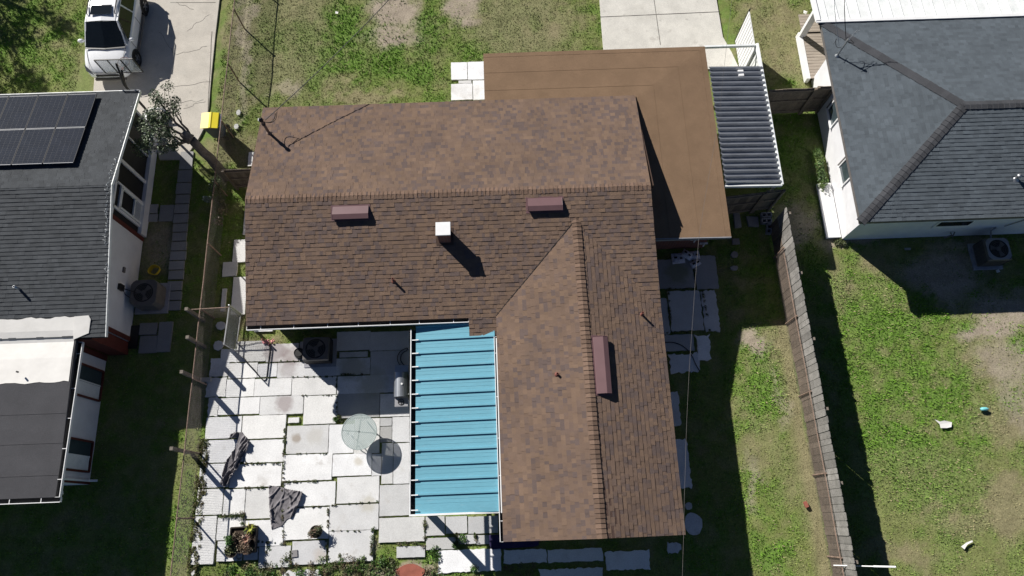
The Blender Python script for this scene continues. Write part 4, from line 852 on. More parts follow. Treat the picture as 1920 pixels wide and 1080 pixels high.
for i in range(n):
    y = CY0 + i * pit + .10
    pr += [(y, .0), (y + pit - .09, .0), (y + pit - .085, .05), (y + pit - .03, .05), (y + pit - .025, .0)]
    if i == n - 1: break
pr = [(CY0 - .10, .0)] + pr
vs = [(CX0, y, CZ0 + z) for y, z in pr] + [(CX1, y, CZ1 + z) for y, z in pr]; k = len(pr)
mb.add(vs, [(i, i + 1, i + 1 + k, i + k) for i in range(k - 1)])
for i in range(n):                                        # small stiffening beads in each pan
    for j in (1, 2):
        y = CY0 + i * pit + .10 + j * (pit - .09) / 3; mb.bar((CX0, y, CZ0 + .002), (CX1, y, CZ1 + .002), .010, .005)
mb.build('ribbed_panel', MA['blue'], pc)
mb = MB(); mb.mi = 0
mb.bar((-3.24, CY0 - .14, 2.24), (-3.24, CY1 - .05, 2.24), .03, .12); mb.bar((-3.26, CY0 - .12, 2.235), (CX1 + .04, CY0 - .12, 2.30), .06, .13); mb.bar((CX1 + .05, CY0 - .15, 2.43), (CX1 + .05, 5.85, 2.43), .035, .05)
for i in range(n): y = CY0 + i * pit + .03; mb.bar((-3.24, y, 2.27), (-2.98, y, 2.29), .03, .02)
mb.mi = 1; mb.bar((-3.16, CY0 - .1, 2.15), (-3.16, CY1 - .05, 2.15), .16, .02); mb.bar((CX1 + .0, CY0, 2.30), (CX1 + .0, CY1, 2.30), .09, .02)
mb.build('gutter', [MA['white'], MA['gutin']], pc)
for p in ((-2.95, .45), (-2.95, 3.4)): mb = MB(); mb.bb(p[0] - .09, p[0] + .09, p[1] - .09, p[1] + .09, .04, 2.14); mb.build('post', MA['white'], pc)
# ================================================================== CAR
def make_car():
    X0, Y0 = -15.88, 17.88
    car = thing('parked_car', 'white parked SUV with a sunroof facing the camera on the cracked driveway', 'car', (X0, Y0 + 2.2, 0))
    def sec(y, w, zb, cr=.03, low=.24, tuck=.93):
        return [(s * a, Y0 + y, z) for s, a, z in ((-1, w * tuck, low), (-1, w, low + .22), (-1, w, zb - .22), (-1, w * .965, zb - .07), (-1, w * .87, zb), (-1, w * .45, zb + cr), (0, 0, zb + cr * 1.2), (1, w * .45, zb + cr), (1, w * .87, zb), (1, w * .965, zb - .07), (1, w, zb - .22), (1, w, low + .22), (1, w * tuck, low))]
    st = [(0, .60, .58, .01, .30), (.06, .74, .66, .02, .26), (.2, .86, .78, .03, .24), (.45, .92, .88, .04, .22), (.8, .945, .95, .045, .22), (1.15, .95, 1.0, .03, .22), (2.0, .95, 1.04, 0, .22), (3.2, .95, 1.06, 0, .22), (4.0, .935, 1.07, 0, .24), (4.4, .90, 1.05, 0, .3), (4.52, .82, .95, 0, .36)]
    S = [sec(*s) for s in st]; mb = MB(); vs = [(X0 + p[0], p[1], p[2]) for r in S for p in r]; n = 13
    fs = [(r * n + i, r * n + i + 1, (r + 1) * n + i + 1, (r + 1) * n + i) for r in range(len(S) - 1) for i in range(n - 1)]
    fs += [tuple(range(n))[::-1], tuple(range((len(S) - 1) * n, len(S) * n))]; fs += [((r + 1) * n, (r + 1) * n + n - 1, r * n + n - 1, r * n) for r in range(len(S) - 1)]
    mb.add(vs, fs); body = mb.build('body', MA['car'], car, smooth=True, subsurf=1)
    # greenhouse frame and roof
    G = [(1.08, .80, 1.02), (1.88, .64, 1.58), (2.5, .64, 1.66), (3.5, .62, 1.64), (4.0, .60, 1.55), (4.42, .74, 1.06)]
    rf = MB(); L = []
    for (y, w, z) in G[1:5]: L.append([(X0 - w, Y0 + y, z - .05), (X0 - w * .88, Y0 + y, z), (X0, Y0 + y, z + .035), (X0 + w * .88, Y0 + y, z), (X0 + w, Y0 + y, z - .05)])
    rf.add([p for r in L for p in r], [(r * 5 + i, r * 5 + i + 1, (r + 1) * 5 + i + 1, (r + 1) * 5 + i) for r in range(3) for i in range(4)])
    for s in (-1, 1):
        rf.bar((X0 + s * .80, Y0 + 1.12, 1.02), (X0 + s * .635, Y0 + 1.9, 1.55), .075, .06); rf.bar((X0 + s * .635, Y0 + 1.86, 1.55), (X0 + s * .62, Y0 + 3.9, 1.54), .06, .06)
        rf.bar((X0 + s * .88, Y0 + 2.72, 1.0), (X0 + s * .645, Y0 + 2.66, 1.58), .09, .03); rf.bar((X0 + s * .84, Y0 + 4.2, 1.03), (X0 + s * .61, Y0 + 3.8, 1.56), .16, .05)
    rf.build('roof', MA['car'], car, smooth=False, bevel=.015)
    g = MB(); d = lambda p, k=.0: p
    g.add([(X0 - .80, Y0 + 1.06, 1.03), (X0, Y0 + .98, 1.05), (X0 + .80, Y0 + 1.06, 1.03), (X0 + .64, Y0 + 1.88, 1.565), (X0, Y0 + 1.83, 1.60), (X0 - .64, Y0 + 1.88, 1.565)], [(0, 1, 4, 5), (1, 2, 3, 4)]); g.build('windshield', MA['darkglass'], car)
    wp_ = MB(); 
    wp_.bar((X0 - .8, Y0 + 1.02, 1.03), (X0, Y0 + .95, 1.052), .05, .02); wp_.bar((X0, Y0 + .95, 1.052), (X0 + .8, Y0 + 1.02, 1.03), .05, .02); wp_.build('cowl', MA['black'], car)
    for s in (-1, 1):
        g = MB(); g.add([(X0 + s * .90, Y0 + 1.3, 1.01), (X0 + s * .90, Y0 + 2.68, 1.03), (X0 + s * .655, Y0 + 2.64, 1.56), (X0 + s * .655, Y0 + 1.98, 1.55)], [(0, 1, 2, 3)]); g.build('side_window', MA['darkglass'], car)
        g = MB(); g.add([(X0 + s * .90, Y0 + 2.76, 1.03), (X0 + s * .87, Y0 + 4.15, 1.04), (X0 + s * .635, Y0 + 3.72, 1.56), (X0 + s * .65, Y0 + 2.7, 1.56)], [(0, 1, 2, 3)]); g.build('side_window', MA['darkglass'], car)
        r = MB(); r.tube([(X0 + s * .56, Y0 + 2.15, 1.64), (X0 + s * .56, Y0 + 2.2, 1.70), (X0 + s * .56, Y0 + 3.6, 1.70), (X0 + s * .56, Y0 + 3.65, 1.63)], .022, 8); r.build('roof_rail', MA['black'], car)
        m = MB(); m.lathe((X0 + s * 1.03, Y0 + 1.36, 1.06), [(0, -.1), (.06, -.095), (.085, -.04), (.085, .06), (.05, .1), (0, .105)], 12, axis='X'); m.bar((X0 + s * .88, Y0 + 1.38, 1.02), (X0 + s * .98, Y0 + 1.36, 1.03), .06, .05); m.build('side_mirror', MA['car'], car, smooth=True)
        h = MB(); h.add([(X0 + s * .50, Y0 + .012, .66), (X0 + s * .80, Y0 + .16, .74), (X0 + s * .875, Y0 + .42, .86), (X0 + s * .60, Y0 + .15, .765)], [(0, 1, 2, 3), (0, 3, 2, 1)])
        hv = [Vector(v) + Vector((0, -.03, .012)) for v in h.v]; h.v = [tuple(v) for v in hv]; h.build('headlight', MA['chrome'], car)
        t = MB(); t.box((X0 + s * .66, Y0 + 4.47, .98), (.3, .06, .14)); t.build('tail_light', MA['redtrim'], car)
    sm = MB()
    for s in (-1, 1):
        sm.bar((X0 + s * .62, Y0 + .22, .848), (X0 + s * .80, Y0 + 1.0, 1.005), .012, .012); sm.bar((X0 + s * .955, Y0 + 1.35, .35), (X0 + s * .955, Y0 + 1.35, .95), .012, .012); sm.bar((X0 + s * .955, Y0 + 2.55, .35), (X0 + s * .955, Y0 + 2.55, .95), .012, .012); sm.bar((X0 + s * .95, Y0 + 1.4, .3), (X0 + s * .95, Y0 + 3.1, .3), .03, .08)
    sm.build('panel_gap', MA['acgrey'], car)
    sr = MB(); sr.add([(X0 - .42, Y0 + 2.12, 1.687), (X0 + .42, Y0 + 2.12, 1.687), (X0 + .42, Y0 + 2.55, 1.708), (X0 - .42, Y0 + 2.55, 1.708)], [(0, 1, 2, 3)]); sr.build('sunroof', MA['darkglass'], car)
    g = MB(); g.box((X0, Y0 + .005, .60), (.9, .05, .10)); g.box((X0, Y0 - .0, .42), (1.1, .06, .11)); g.bar((X0 - .5, Y0 + .05, .7), (X0 + .5, Y0 + .05, .7), .02, .03); g.build('grille', MA['black'], car)
    bl = MB(); bl.bar((X0 - .62, Y0 + .0, .34), (X0 + .62, Y0 + .0, .34), .06, .10); bl.build('bumper_lip', MA['acgrey'], car)
    w0 = None
    for s in (-1, 1):
        for wy in (.95, 3.58):
            c = (X0 + s * .87, Y0 + wy, .34)
            t = MB(); t.lathe(c, [(.20, -.11), (.30, -.115), (.335, -.08), (.335, .08), (.30, .115), (.20, .11)], 28, axis='X'); w = t.build('wheel', MA['rub'], car, smooth=True)
            r = MB()
            for k in range(5):
                a = k * 2 * math.pi / 5; r.bar((c[0] + s * .095, c[1], c[2]), (c[0] + s * .10, c[1] + .21 * math.cos(a), c[2] + .21 * math.sin(a)), .045, .02, up=(1, 0, 0))
            r.lathe((c[0] + s * .09, c[1], c[2]), [(.195, -.01), (.225, -.01), (.225, .015), (.195, .015)], 24, axis='X'); r.build('rim', MA['chrome'], w)
            k = MB(); k.lathe((c[0] + s * .045, c[1], c[2]), [(0, 0), (.40, 0), (.40, s * .036), (.34, s * .05)], 28, axis='X'); k.build('wheel_arch', MA['black'], car)
make_car()

# ================================================================== BASKETBALL HOOP
bh = thing('basketball_hoop', 'basketball hoop with a clear framed backboard beside the white parked SUV', 'basketball hoop', (-14.1, 16.35, 0))
BXc, BYc = -14.05, 16.62
mb = MB(); mb.tube([(-14.1, 16.2, 0), (-14.1, 16.2, 2.35), (-14.06, 16.35, 2.75)], .05, 10); mb.bar((-14.06, 16.3, 2.6), (BXc, BYc - .03, 3.15), .06, .05); mb.bar((-14.09, 16.2, 2.3), (BXc, BYc - .03, 2.75), .06, .05); mb.bar((-14.12, 16.2, 2.0), (-14.06, 16.4, 2.72), .04, .04); mb.build('pole', MA['black'], bh)
BW, BH, B0 = .70, .80, 2.55
fr_ = MB()
for a, b in (((-BW, 0), (BW, 0)), ((-BW, BH), (BW, BH)), ((-BW, 0), (-BW, BH)), ((BW, 0), (BW, BH)), ((-.24, 0), (-.24, BH)), ((.24, 0), (.24, BH))): fr_.bar((BXc + a[0], BYc, B0 + a[1]), (BXc + b[0], BYc, B0 + b[1]), .035, .035)
bbd = MB(); bbd.bb(BXc - BW, BXc + BW, BYc - .006, BYc + .006, B0, B0 + BH); bo = bbd.build('backboard', MA['clear'], bh); fr_.build('backboard_frame', MA['black'], bo)
rm = MB(); rm.tube([(BXc + .22 * math.cos(t), BYc + .34 + .22 * math.sin(t), B0 + .15) for t in np.linspace(0, 2 * math.pi, 21)], .012, 6); rm.bar((BXc, BYc + .01, B0 + .14), (BXc, BYc + .13, B0 + .14), .1, .05); rm.build('rim', MA['redtrim'], bh)
bs = MB(); bs.box((-14.1, 16.1, .12), (.8, .5, .2)); bs.build('base', MA['black'], bh, bevel=.05)

# ================================================================== BIN
wb = thing('wheeled_bin', 'blue wheeled bin with a bright yellow lid at the end of the driveway', 'bin', (-11.3, 15.35, 0))
X, Y = -11.31, 15.36
mb = MB(); mb.add([(X + a * w, Y + b * w2, z) for z, w, w2 in ((.06, .24, .22), (1.0, .33, .29)) for a, b in ((-1, -1), (1, -1), (1, 1), (-1, 1))], [(3, 2, 1, 0), (0, 1, 5, 4), (1, 2, 6, 5), (2, 3, 7, 6), (3, 0, 4, 7)]); mb.build('body', MA['bblue'], wb, bevel=.03)
mb = MB(); pr = [(-.375, 0), (-.36, .045), (-.04, .075), (0, .10), (.04, .10), (.08, .07), (.30, .03), (.33, 0)]
vs = [(X + a, Y + s * (.345 if i not in (0, 7) else .325), 1.01 + z) for s in (-1, 1) for i, (a, z) in enumerate(pr)]; k = len(pr)
mb.add(vs, [(i + k, i, i + 1, i + 1 + k)[::-1] for i in range(k - 1)] + [tuple(range(k))[::-1], tuple(range(k, 2 * k)), (0, k, 2 * k - 1, k - 1)]); mb.build('lid', MA['yellow'], wb)
mb = MB(); mb.tube([(X + .31, Y - .27, 1.0), (X + .39, Y - .27, 1.02), (X + .39, Y + .27, 1.02), (X + .31, Y + .27, 1.0)], .018, 8); mb.build('handle', MA['bblue'], wb)
for s in (-1, 1): mb = MB(); mb.lathe((X + .27, Y + s * .27, .13), [(0, -.03), (.13, -.03), (.13, .03), (0, .03)], 16, axis='Y'); mb.build('wheel', MA['rub'], wb)

# ================================================================== TREE, SHRUBS
def limb(mb, a, b, r0, r1, wob=.06, n=6):
    a, b = Vector(a), Vector(b); pts = [a.lerp(b, i / n) + (Vector((random.uniform(-wob, wob), random.uniform(-wob, wob), random.uniform(-wob, wob))) if 0 < i < n else Vector()) for i in range(n + 1)]
    mb.tube(pts, [r0 + (r1 - r0) * i / n for i in range(n + 1)], 9); return pts
tr = thing('tree', 'small leafy tree with a thick grey trunk between the driveway and the wooden gate', 'tree', (-10.9, 13.45, 0))
tb = MB(); pts = limb(tb, (-10.9, 13.42, -.05), (-11.55, 14.05, 1.9), .21, .16, .03); T = pts[-1]; cl = []
tips = [(-12.3, 14.3, 2.6), (-12.6, 13.9, 2.5), (-12.0, 14.9, 2.8), (-12.9, 14.6, 2.6), (-12.2, 13.6, 2.4), (-13.0, 13.4, 2.4), (-12.4, 15.1, 3.0)]
for t in tips:
    q = limb(tb, T - Vector((0, 0, .15)), t, .06, .014, .07)
    for i in range(4):
        b = q[random.randint(2, 6)]; e = Vector(t) + Vector((random.uniform(-.45, .45), random.uniform(-.4, .4), random.uniform(-.25, .35))); limb(tb, b, e, .02, .006, .04, 4)
        cl.append((e, (.25, .25, .2), 120, .042, random.choice([(.07, .105, .045), (.10, .14, .07), (.045, .07, .03), (.16, .19, .12)]), .45))
    cl.append((Vector(t), (.36, .36, .22), 210, .042, (.075, .11, .05), .45))
limb(tb, T, T + Vector((-.25, .15, .25)), .2, .15, .02, 3)
tb.build('trunk', MA['bark'], tr, smooth=True); leafmass('crown', cl, tr)
vn = []
for (px, py, z, r, n, c) in [(404, 340, .5, .22, 160, (.07, .11, .04)), (398, 352, .7, .22, 160, (.08, .12, .05)), (410, 356, .9, .2, 130, (.12, .13, .06)), (392, 374, .9, .14, 90, (.14, .18, .15)), (385, 372, .9, .12, 60, (.15, .19, .16)), (412, 378, .6, .22, 110, (.11, .11, .06)), (416, 396, .6, .2, 90, (.16, .13, .08)), (410, 415, .5, .18, 70, (.15, .12, .08)), (420, 388, .3, .2, 90, (.10, .10, .05))]:
    vn.append((P(px, py, z), (r, r, r), n, .045, c, .45))
vb = thing('shrub', 'scraggly vine shrub tangled in the chain-link fence below the tree trunk', 'shrub', (-10.95, 12.2, 0))
sb_ = MB(); 
for v in vn: limb(sb_, (-10.9 + random.uniform(-.1, .1), v[0].y + random.uniform(-.2, .2), 0), v[0], .012, .004, .05)
sb_.build('stem', MA['bark'], vb); leafmass('foliage', vn, vb)
hg = [(P(1532 + i * 1.6 + random.uniform(-3, 3), 285 + i * 8, .25), (.16, .2, .22), 130, .045, random.choice([(.07, .13, .03), (.10, .15, .04), (.05, .09, .025)]), .4) for i in range(9)]
hd = thing('shrub', 'low leafy shrub row growing against the white house wall', 'shrub', tuple(P(1540, 320)))
sm = MB()
for v in hg: limb(sm, (v[0].x, v[0].y, 0), v[0], .012, .005, .03, 3)
sm.build('stem', MA['bark'], hd); leafmass('foliage', hg, hd)
cw = [(P(1578 + random.uniform(-14, 12), 452 + random.uniform(-3, 5), .05), (.12, .12, .08), 60, .035, (.10, .12, .05), .4) for i in range(8)]
cs = thing('shrub', 'small weedy tuft at the near corner of the white house', 'shrub', tuple(P(1578, 452))); leafmass('foliage', cw, cs)
bu = thing('shrub', 'sunlit leafy bush at the left edge above the solar panels', 'shrub', (-21.3, 17.2, 0)); cl = []; tb = MB()
for i in range(30):
    e = Vector((-21.4 + random.uniform(-1.4, 1.3), 17.4 + random.uniform(-1.2, 1.6), random.uniform(.5, 2.6))); limb(tb, (-21.4, 17.4, 0), e, .04, .008, .06, 4); cl.append((e, (.35, .35, .28), 110, .075, random.choice([(.05, .10, .025), (.08, .13, .03), (.035, .07, .02)]), .4))
tb.build('stem', MA['bark'], bu); leafmass('foliage', cl, bu)
bt = thing('tree', 'tall broad tree standing just outside the upper left of the photo', 'tree', (-26.2, 26.5, 0)); cl = []; tb = MB(); limb(tb, (-26.2, 26.5, 0), (-26, 26.3, 3), .28, .2)
for i in range(34):
    e = Vector((-26 + random.gauss(0, 1.5), 26.2 + random.gauss(0, 1.4), 5 + random.gauss(0, .8))); limb(tb, (-26, 26.3, 3), e, .08, .01, .12, 5); cl.append((e, (.55, .55, .4), 90, .11, random.choice([(.05, .09, .025), (.035, .07, .02)]), .4))
tb.build('trunk', MA['bark'], bt); leafmass('crown', cl, bt)

# ================================================================== AIR CONDITIONERS
def aircon(x, y, w, d, h, label, case, top, fan=.36, oct_=False):
    t = thing('air_conditioner', label, 'air conditioner', (x, y, 0))
    b = MB(); b.bb(x - w / 2 - .12, x + w / 2 + .12, y - d / 2 - .1, y + d / 2 + .1, 0, .07); b.build('pad', MA['cblock'], t)
    b = MB(); z0 = .075
    if oct_:
        c_ = .30; pl = [(-1, -1 + c_), (-1 + c_, -1), (1 - c_, -1), (1, -1 + c_), (1, 1 - c_), (1 - c_, 1), (-1 + c_, 1), (-1, 1 - c_)]
        b.prism([(x + a * w / 2, y + q * d / 2, h) for a, q in pl], h - z0)
    else: b.bb(x - w / 2, x + w / 2, y - d / 2, y + d / 2, z0, h)
    b.build('casing', MA[case], t, bevel=.04)
    lv = MB()
    for i in range(9):
        z = z0 + .1 + i * (h - .28) / 9
        if not oct_: lv.bb(x - w / 2 - .006, x + w / 2 + .006, y - d / 2 - .006, y + d / 2 + .006, z, z + .018)
    if lv.v: lv.build('louvers', MA['black'], t)
    r = MB(); n = 32; sq = []
    for k in range(n):
        a = 2 * math.pi * k / n; ca, sa = math.cos(a), math.sin(a)
        s = 1 / max(abs(ca), abs(sa)); s = min(s, 1.22); sq.append((x + ca * s * (w / 2 - .01), y + sa * s * (d / 2 - .01), h + .018)); 
    inn = [(x + math.cos(2 * math.pi * k / n) * fan, y + math.sin(2 * math.pi * k / n) * fan, h + .02) for k in range(n)]; out0 = [(p[0], p[1], h - .01) for p in sq]; in0 = [(p[0], p[1], h - .0) for p in inn]
    r.add(sq + inn + out0 + in0, [(k, (k + 1) % n, n + (k + 1) % n, n + k) for k in range(n)] + [(k, 2 * n + k, 2 * n + (k + 1) % n, (k + 1) % n) for k in range(n)] + [(n + k, n + (k + 1) % n, 3 * n + (k + 1) % n, 3 * n + k) for k in range(n)]); r.build('top_ring', MA[top], t)
    f = MB(); f.cyl((x, y, h + .001), fan, .003, 32); f.build('fan_well', MA['black'], t)
    f = MB()
    for k in range(3):
        a = 2 * math.pi * k / 3 + .4; f.add([(x + math.cos(a + u) * rr, y + math.sin(a + u) * rr, h + .006 + (.006 if u > .3 else 0)) for rr, u in ((.07, 0), (fan * .88, .1), (fan * .88, .75), (.07, .9))], [(0, 1, 2, 3)])
    f.cyl((x, y, h + .004), .09, .012, 16); f.build('fan', MA['acgrey'], t)
    g = MB()
    for k in range(1, 6): g.tube([(x + math.cos(a) * fan * k / 6, y + math.sin(a) * fan * k / 6, h + .022) for a in np.linspace(0, 2 * math.pi, 29)], .004, 4)
    g.build('grille', MA['acgrey'], t); return t
aircon(-6.84, 6.12, .92, .84, .78, 'dusty air conditioner in the shade under the eave above the patio', 'acgrey', 'acgrey')
aircon(18.3, 8.95, .86, .86, .85, 'air conditioner with a pale square top behind the white house', 'acgrey', 'aclight')
aircon(-13.22, 8.45, .98, .98, .78, 'large eight-sided air conditioner beside the white wall in the side alley', 'acgrey', 'acgrey', .36, True)

# ================================================================== PATIO THINGS
gr = thing('barbecue_grill', 'stainless barbecue grill standing beside the blue patio cover', 'grill', (-3.8, 4.6, 0)); a, b = P(740, 690, .95), P(764, 760, .95); gx = (P(738, 725, .95).x + P(765, 725, .95).x) / 2
y1, y0 = P(752, 684, .9).y, P(752, 762, .9).y; L = y1 - y0
mb = MB(); mb.bb(gx - .23, gx + .23, y0 + L * .24, y0 + L * .80, .12, .86); mb.build('cabinet', MA['acgrey'], gr, bevel=.01)
mb = MB(); n = 12; pr = [(gx - .25 + .5 * (.5 - .5 * math.cos(math.pi * i / n)), .88 + .20 * math.sin(math.pi * i / n)) for i in range(n + 1)]; ya, yb = y0 + L * .22, y0 + L * .81; k = n + 1
mb.add([(x, y, z) for y in (ya, yb) for x, z in pr], [(i, i + 1, i + 1 + k, i + k) for i in range(n)] + [tuple(range(k)), tuple(range(2 * k - 1, k - 1, -1)), (0, k, 2 * k - 1, k - 1)]); hood = mb.build('hood', MA['steel'], gr)
mb = MB(); mb.tube([(gx + .26, ya + .08, .98), (gx + .31, ya + .08, .99), (gx + .31, yb - .08, .99), (gx + .26, yb - .08, .98)], .013, 8); mb.build('handle', MA['chrome'], hood); mb = MB(); mb.cyl((gx + .05, (ya + yb) / 2, 1.07), .035, .025, 14); mb.build('gauge', MA['white'], hood)
mb = MB(); mb.bb(gx - .22, gx + .24, yb + .01, y1, .84, .875); mb.build('side_shelf', MA['steel'], gr, bevel=.008)
mb = MB(); mb.bb(gx - .22, gx + .24, y0, ya - .01, .82, .855); mb.build('side_burner', MA['aclight'], gr, bevel=.008)
mb = MB(); mb.tube([(gx + .1 * math.cos(t), y0 + L * .11 + .1 * math.sin(t), .87) for t in np.linspace(0, 2 * math.pi, 17)], .012, 6); mb.bar((gx - .1, y0 + L * .11, .872), (gx + .1, y0 + L * .11, .872), .012); mb.bar((gx, y0 + L * .05, .872), (gx, y0 + L * .17, .872), .012); mb.build('burner_ring', MA['black'], gr)
for x in (gx - .2, gx + .2):
    for y in (y0 + L * .26, y0 + L * .78): mb = MB(); mb.lathe((x, y, .09), [(0, -.02), (.05, -.02), (.05, .02), (0, .02)], 12, axis='X'); mb.build('wheel', MA['rub'], gr)
tbx, tby, tz, tr_ = -5.21, 3.13, .76, .60
tt = thing('patio_table', 'round pale green slatted metal table in the sun on the patio', 'table', (tbx, tby, .05))
mb = MB(); mb.tube([(tbx + tr_ * math.cos(t), tby + tr_ * math.sin(t), tz) for t in np.linspace(0, 2 * math.pi, 41)], .016, 6)
ang = R_(38)
for q in range(4):
    a0 = ang + q * math.pi / 2; d = Vector((math.cos(a0), math.sin(a0), 0)); s = Vector((-d.y, d.x, 0)); k = .05
    while k < tr_ - .02:
        h = min(k, math.sqrt(max(tr_ ** 2 - k * k, 0))); c = Vector((tbx, tby, tz)); mb.bar(c + d * k - s * h, c + d * k + s * h, .040, .008); k += .05
    dd = (d + s).normalized(); mb.bar(Vector((tbx, tby, tz - .004)), Vector((tbx, tby, tz - .004)) + dd * tr_, .045, .01)
mb.build('tabletop', MA['tablem'], tt)
for q in range(4):
    a0 = ang + q * math.pi / 2 + math.pi / 4; d = Vector((math.cos(a0), math.sin(a0), 0)); c = Vector((tbx, tby, 0)); mb = MB(); mb.tube([c + d * .5 + Vector((0, 0, tz - .02)), c + d * .44 + Vector((0, 0, .4)), c + d * .56 + Vector((0, 0, .05))], .016, 8); mb.build('leg', MA['tablem'], tt)
def cloth(name, px, label, amp, fold, res=.03):
    pts = [P(*p) for p in px]; xs_ = [p.x for p in pts]; ys_ = [p.y for p in pts]
    def inside(x, y):
        c = False; n = len(pts)
        for i in range(n):
            a, b = pts[i], pts[i - 1]
            if (a.y > y) != (b.y > y) and x < (b.x - a.x) * (y - a.y) / (b.y - a.y) + a.x: c = not c
        return c
    cr_ = random.Random(len(px) * 7 + 3); CR = []
    for i in range(fold[2]):
        a_ = fold[0] + cr_.gauss(0, fold[1]); CR.append((cr_.uniform(min(xs_), max(xs_)), cr_.uniform(min(ys_), max(ys_)), math.cos(a_), math.sin(a_), cr_.uniform(.2, .75), cr_.uniform(.018, .045), cr_.uniform(.03, .085)))
    nx_, ny_ = int((max(xs_) - min(xs_)) / res) + 2, int((max(ys_) - min(ys_)) / res) + 2; V = {}; mb = MB(); fs = []; vs = []
    def vid(i, j):
        if (i, j) not in V:
            x, y = min(xs_) + i * res, min(ys_) + j * res; X_, Y_ = np.array([x]), np.array([y]); hh = .02 * float(fbm(X_, Y_, 3, 4, 2)[0])
            for (cx, cy, ux, uy, L, w, h) in CR:
                t = (x - cx) * ux + (y - cy) * uy; q = (x - cx) * uy - (y - cy) * ux + .05 * math.sin(t * 6 + h * 90)
                if abs(t) < L and abs(q) < 3 * w: hh += h * math.exp(-(q / w) ** 2) * (1 - (t / L) ** 2)
            V[(i, j)] = len(vs); vs.append((x + random.uniform(-.004, .004), y + random.uniform(-.004, .004), .055 + amp * hh))
        return V[(i, j)]
    for i in range(nx_):
        for j in range(ny_):
            if inside(min(xs_) + (i + .5) * res, min(ys_) + (j + .5) * res): fs.append((vid(i, j), vid(i + 1, j), vid(i + 1, j + 1), vid(i, j + 1)))
    mb.add(vs, fs); c = sum(pts, Vector()) / len(pts); o = mb.build(name, MA['cloth'], None, smooth=True, base=(c.x, c.y, .05)); s = o.modifiers.new('thick', 'SOLIDIFY'); s.thickness = .02
    return tag(o, label, 'cloth')
cloth('cloth', [(433, 817), (440, 811), (455, 811), (471, 830), (464, 845), (455, 858), (448, 880), (438, 893), (430, 908), (424, 913), (414, 908), (418, 893), (428, 862), (438, 848), (446, 832), (446, 820), (434, 823)], 'long grey cloth lying twisted beside the chain-link fence', 1.3, (1.1, .28, 34), .018)
cloth('cloth', [(505, 910), (525, 913), (544, 918), (570, 923), (562, 945), (552, 968), (538, 975), (530, 986), (511, 993), (508, 970), (506, 945)], 'grey cloth spread open in the middle of the paving', .8, (1.2, .9, 26), .018)
def potted(px, py, r, h, label, cols, n=3, spiky=False, group=None, tall=.18, cat='potted plant', z0=.05):
    p = P(px, py, z0 + h); t = thing('potted_plant', label, cat, (p.x, p.y, z0))
    mb = MB(); mb.lathe((p.x, p.y, z0), [(0, 0), (r * .75, 0), (r, h), (r * 1.06, h), (r * 1.06, h - .03), (r * .9, h - .03), (r * .88, h - .05), (0, h - .05)], 18); mb.build('pot', MA['pot'], t, smooth=False)
    mb = MB(); mb.cyl((p.x, p.y, z0 + h - .045), r * .88, .02, 16); mb.build('soil', MA['soil'], t)
    if spiky:
        mb = MB()
        for i in range(34):
            a = random.uniform(0, 6.28); L = random.uniform(.5, 1.3) * r * 1.6; d = Vector((math.cos(a), math.sin(a), 0)); c = Vector((p.x, p.y, z0 + h)); q = c + d * L * .5 + Vector((0, 0, L * .6)); e = c + d * L + Vector((0, 0, L * .35)); s = Vector((-d.y, d.x, 0)) * .016
            k = random.choice(cols); mb.add([c - s, c + s, q + s * .8, q - s * .8, e], [(0, 1, 2, 3), (3, 2, 4)], k)
        mb.build('leaves', MA['leaf'], t)
    else: leafmass('leaves', [((p.x + random.uniform(-r, r) * .6, p.y + random.uniform(-r, r) * .6, z0 + h + tall * .4), (r * .8, r * .8, tall), 90, .035, random.choice(cols), .4) for i in range(n)], t)
    return t
# planter corner
pb = thing('planter_box', 'dark wooden planter box with soil among the pot plants on the patio', 'planter', tuple(P(452, 1010)))
c = P(456, 1012, .2); mb = MB(); mb.col = (.05, .042, .035); w, d = .42, .40
for (a, b) in (((-w, d), (w, d + .02)), ((-w, -d), (w, -d)), ((-w, -d), (-w, d)), ((w, -d), (w, d))): mb.bar((c.x + a[0], c.y + a[1], .17), (c.x + b[0], c.y + b[1], .17), .04, .26)
mb.build('frame', MA['wood'], pb); mb = MB(); mb.bb(c.x - w, c.x + w, c.y - d, c.y + d, .04, .22); mb.build('soil', MA['soil'], pb)
leafmass('plants', [((c.x + random.uniform(-.35, .35), c.y + random.uniform(-.35, .35), .27), (.12, .12, .1), 60, .035, random.choice([(.06, .09, .03), (.12, .09, .06), (.05, .07, .025), (.16, .12, .08)]), .4) for i in range(14)], pb)
potted(470, 990, .13, .36, 'spiky yellow-green plant standing in the planter corner of the patio', [(.32, .34, .05), (.18, .24, .05), (.36, .30, .08)], spiky=True)
potted(462, 1012, .12, .36, 'reddish succulent in a pale pot in the middle of the planter corner', [(.34, .17, .13), (.3, .2, .14)], spiky=True)
potted(432, 1014, .15, .26, 'bright green leafy plant in a grey pot at the left of the planter corner', [(.06, .15, .03), (.09, .18, .04)], 4)
potted(433, 1034, .2, .24, 'mossy low plant in a wide pot at the lower left of the planter corner', [(.07, .09, .035), (.10, .11, .04)], 5, tall=.06)
potted(466, 1030, .15, .26, 'brownish dry plant in a pot at the lower right of the planter corner', [(.14, .09, .06), (.09, .07, .05)], 4)
potted(592, 997, .2, .28, 'lone pot plant standing apart on the pale paving', [(.09, .10, .05), (.13, .09, .06), (.07, .09, .035)], 5, tall=.12)
bk = thing('bucket', 'upturned black bucket at the edge of the shade near the air conditioner', 'bucket', tuple(P(561, 662)))
p = P(561, 662, .15); mb = MB(); mb.lathe((p.x, p.y, .05), [(.2, 0), (.17, .2), (.15, .22), (.15, .2), (0, .2)], 20); mb.build('shell', MA['black'], bk)
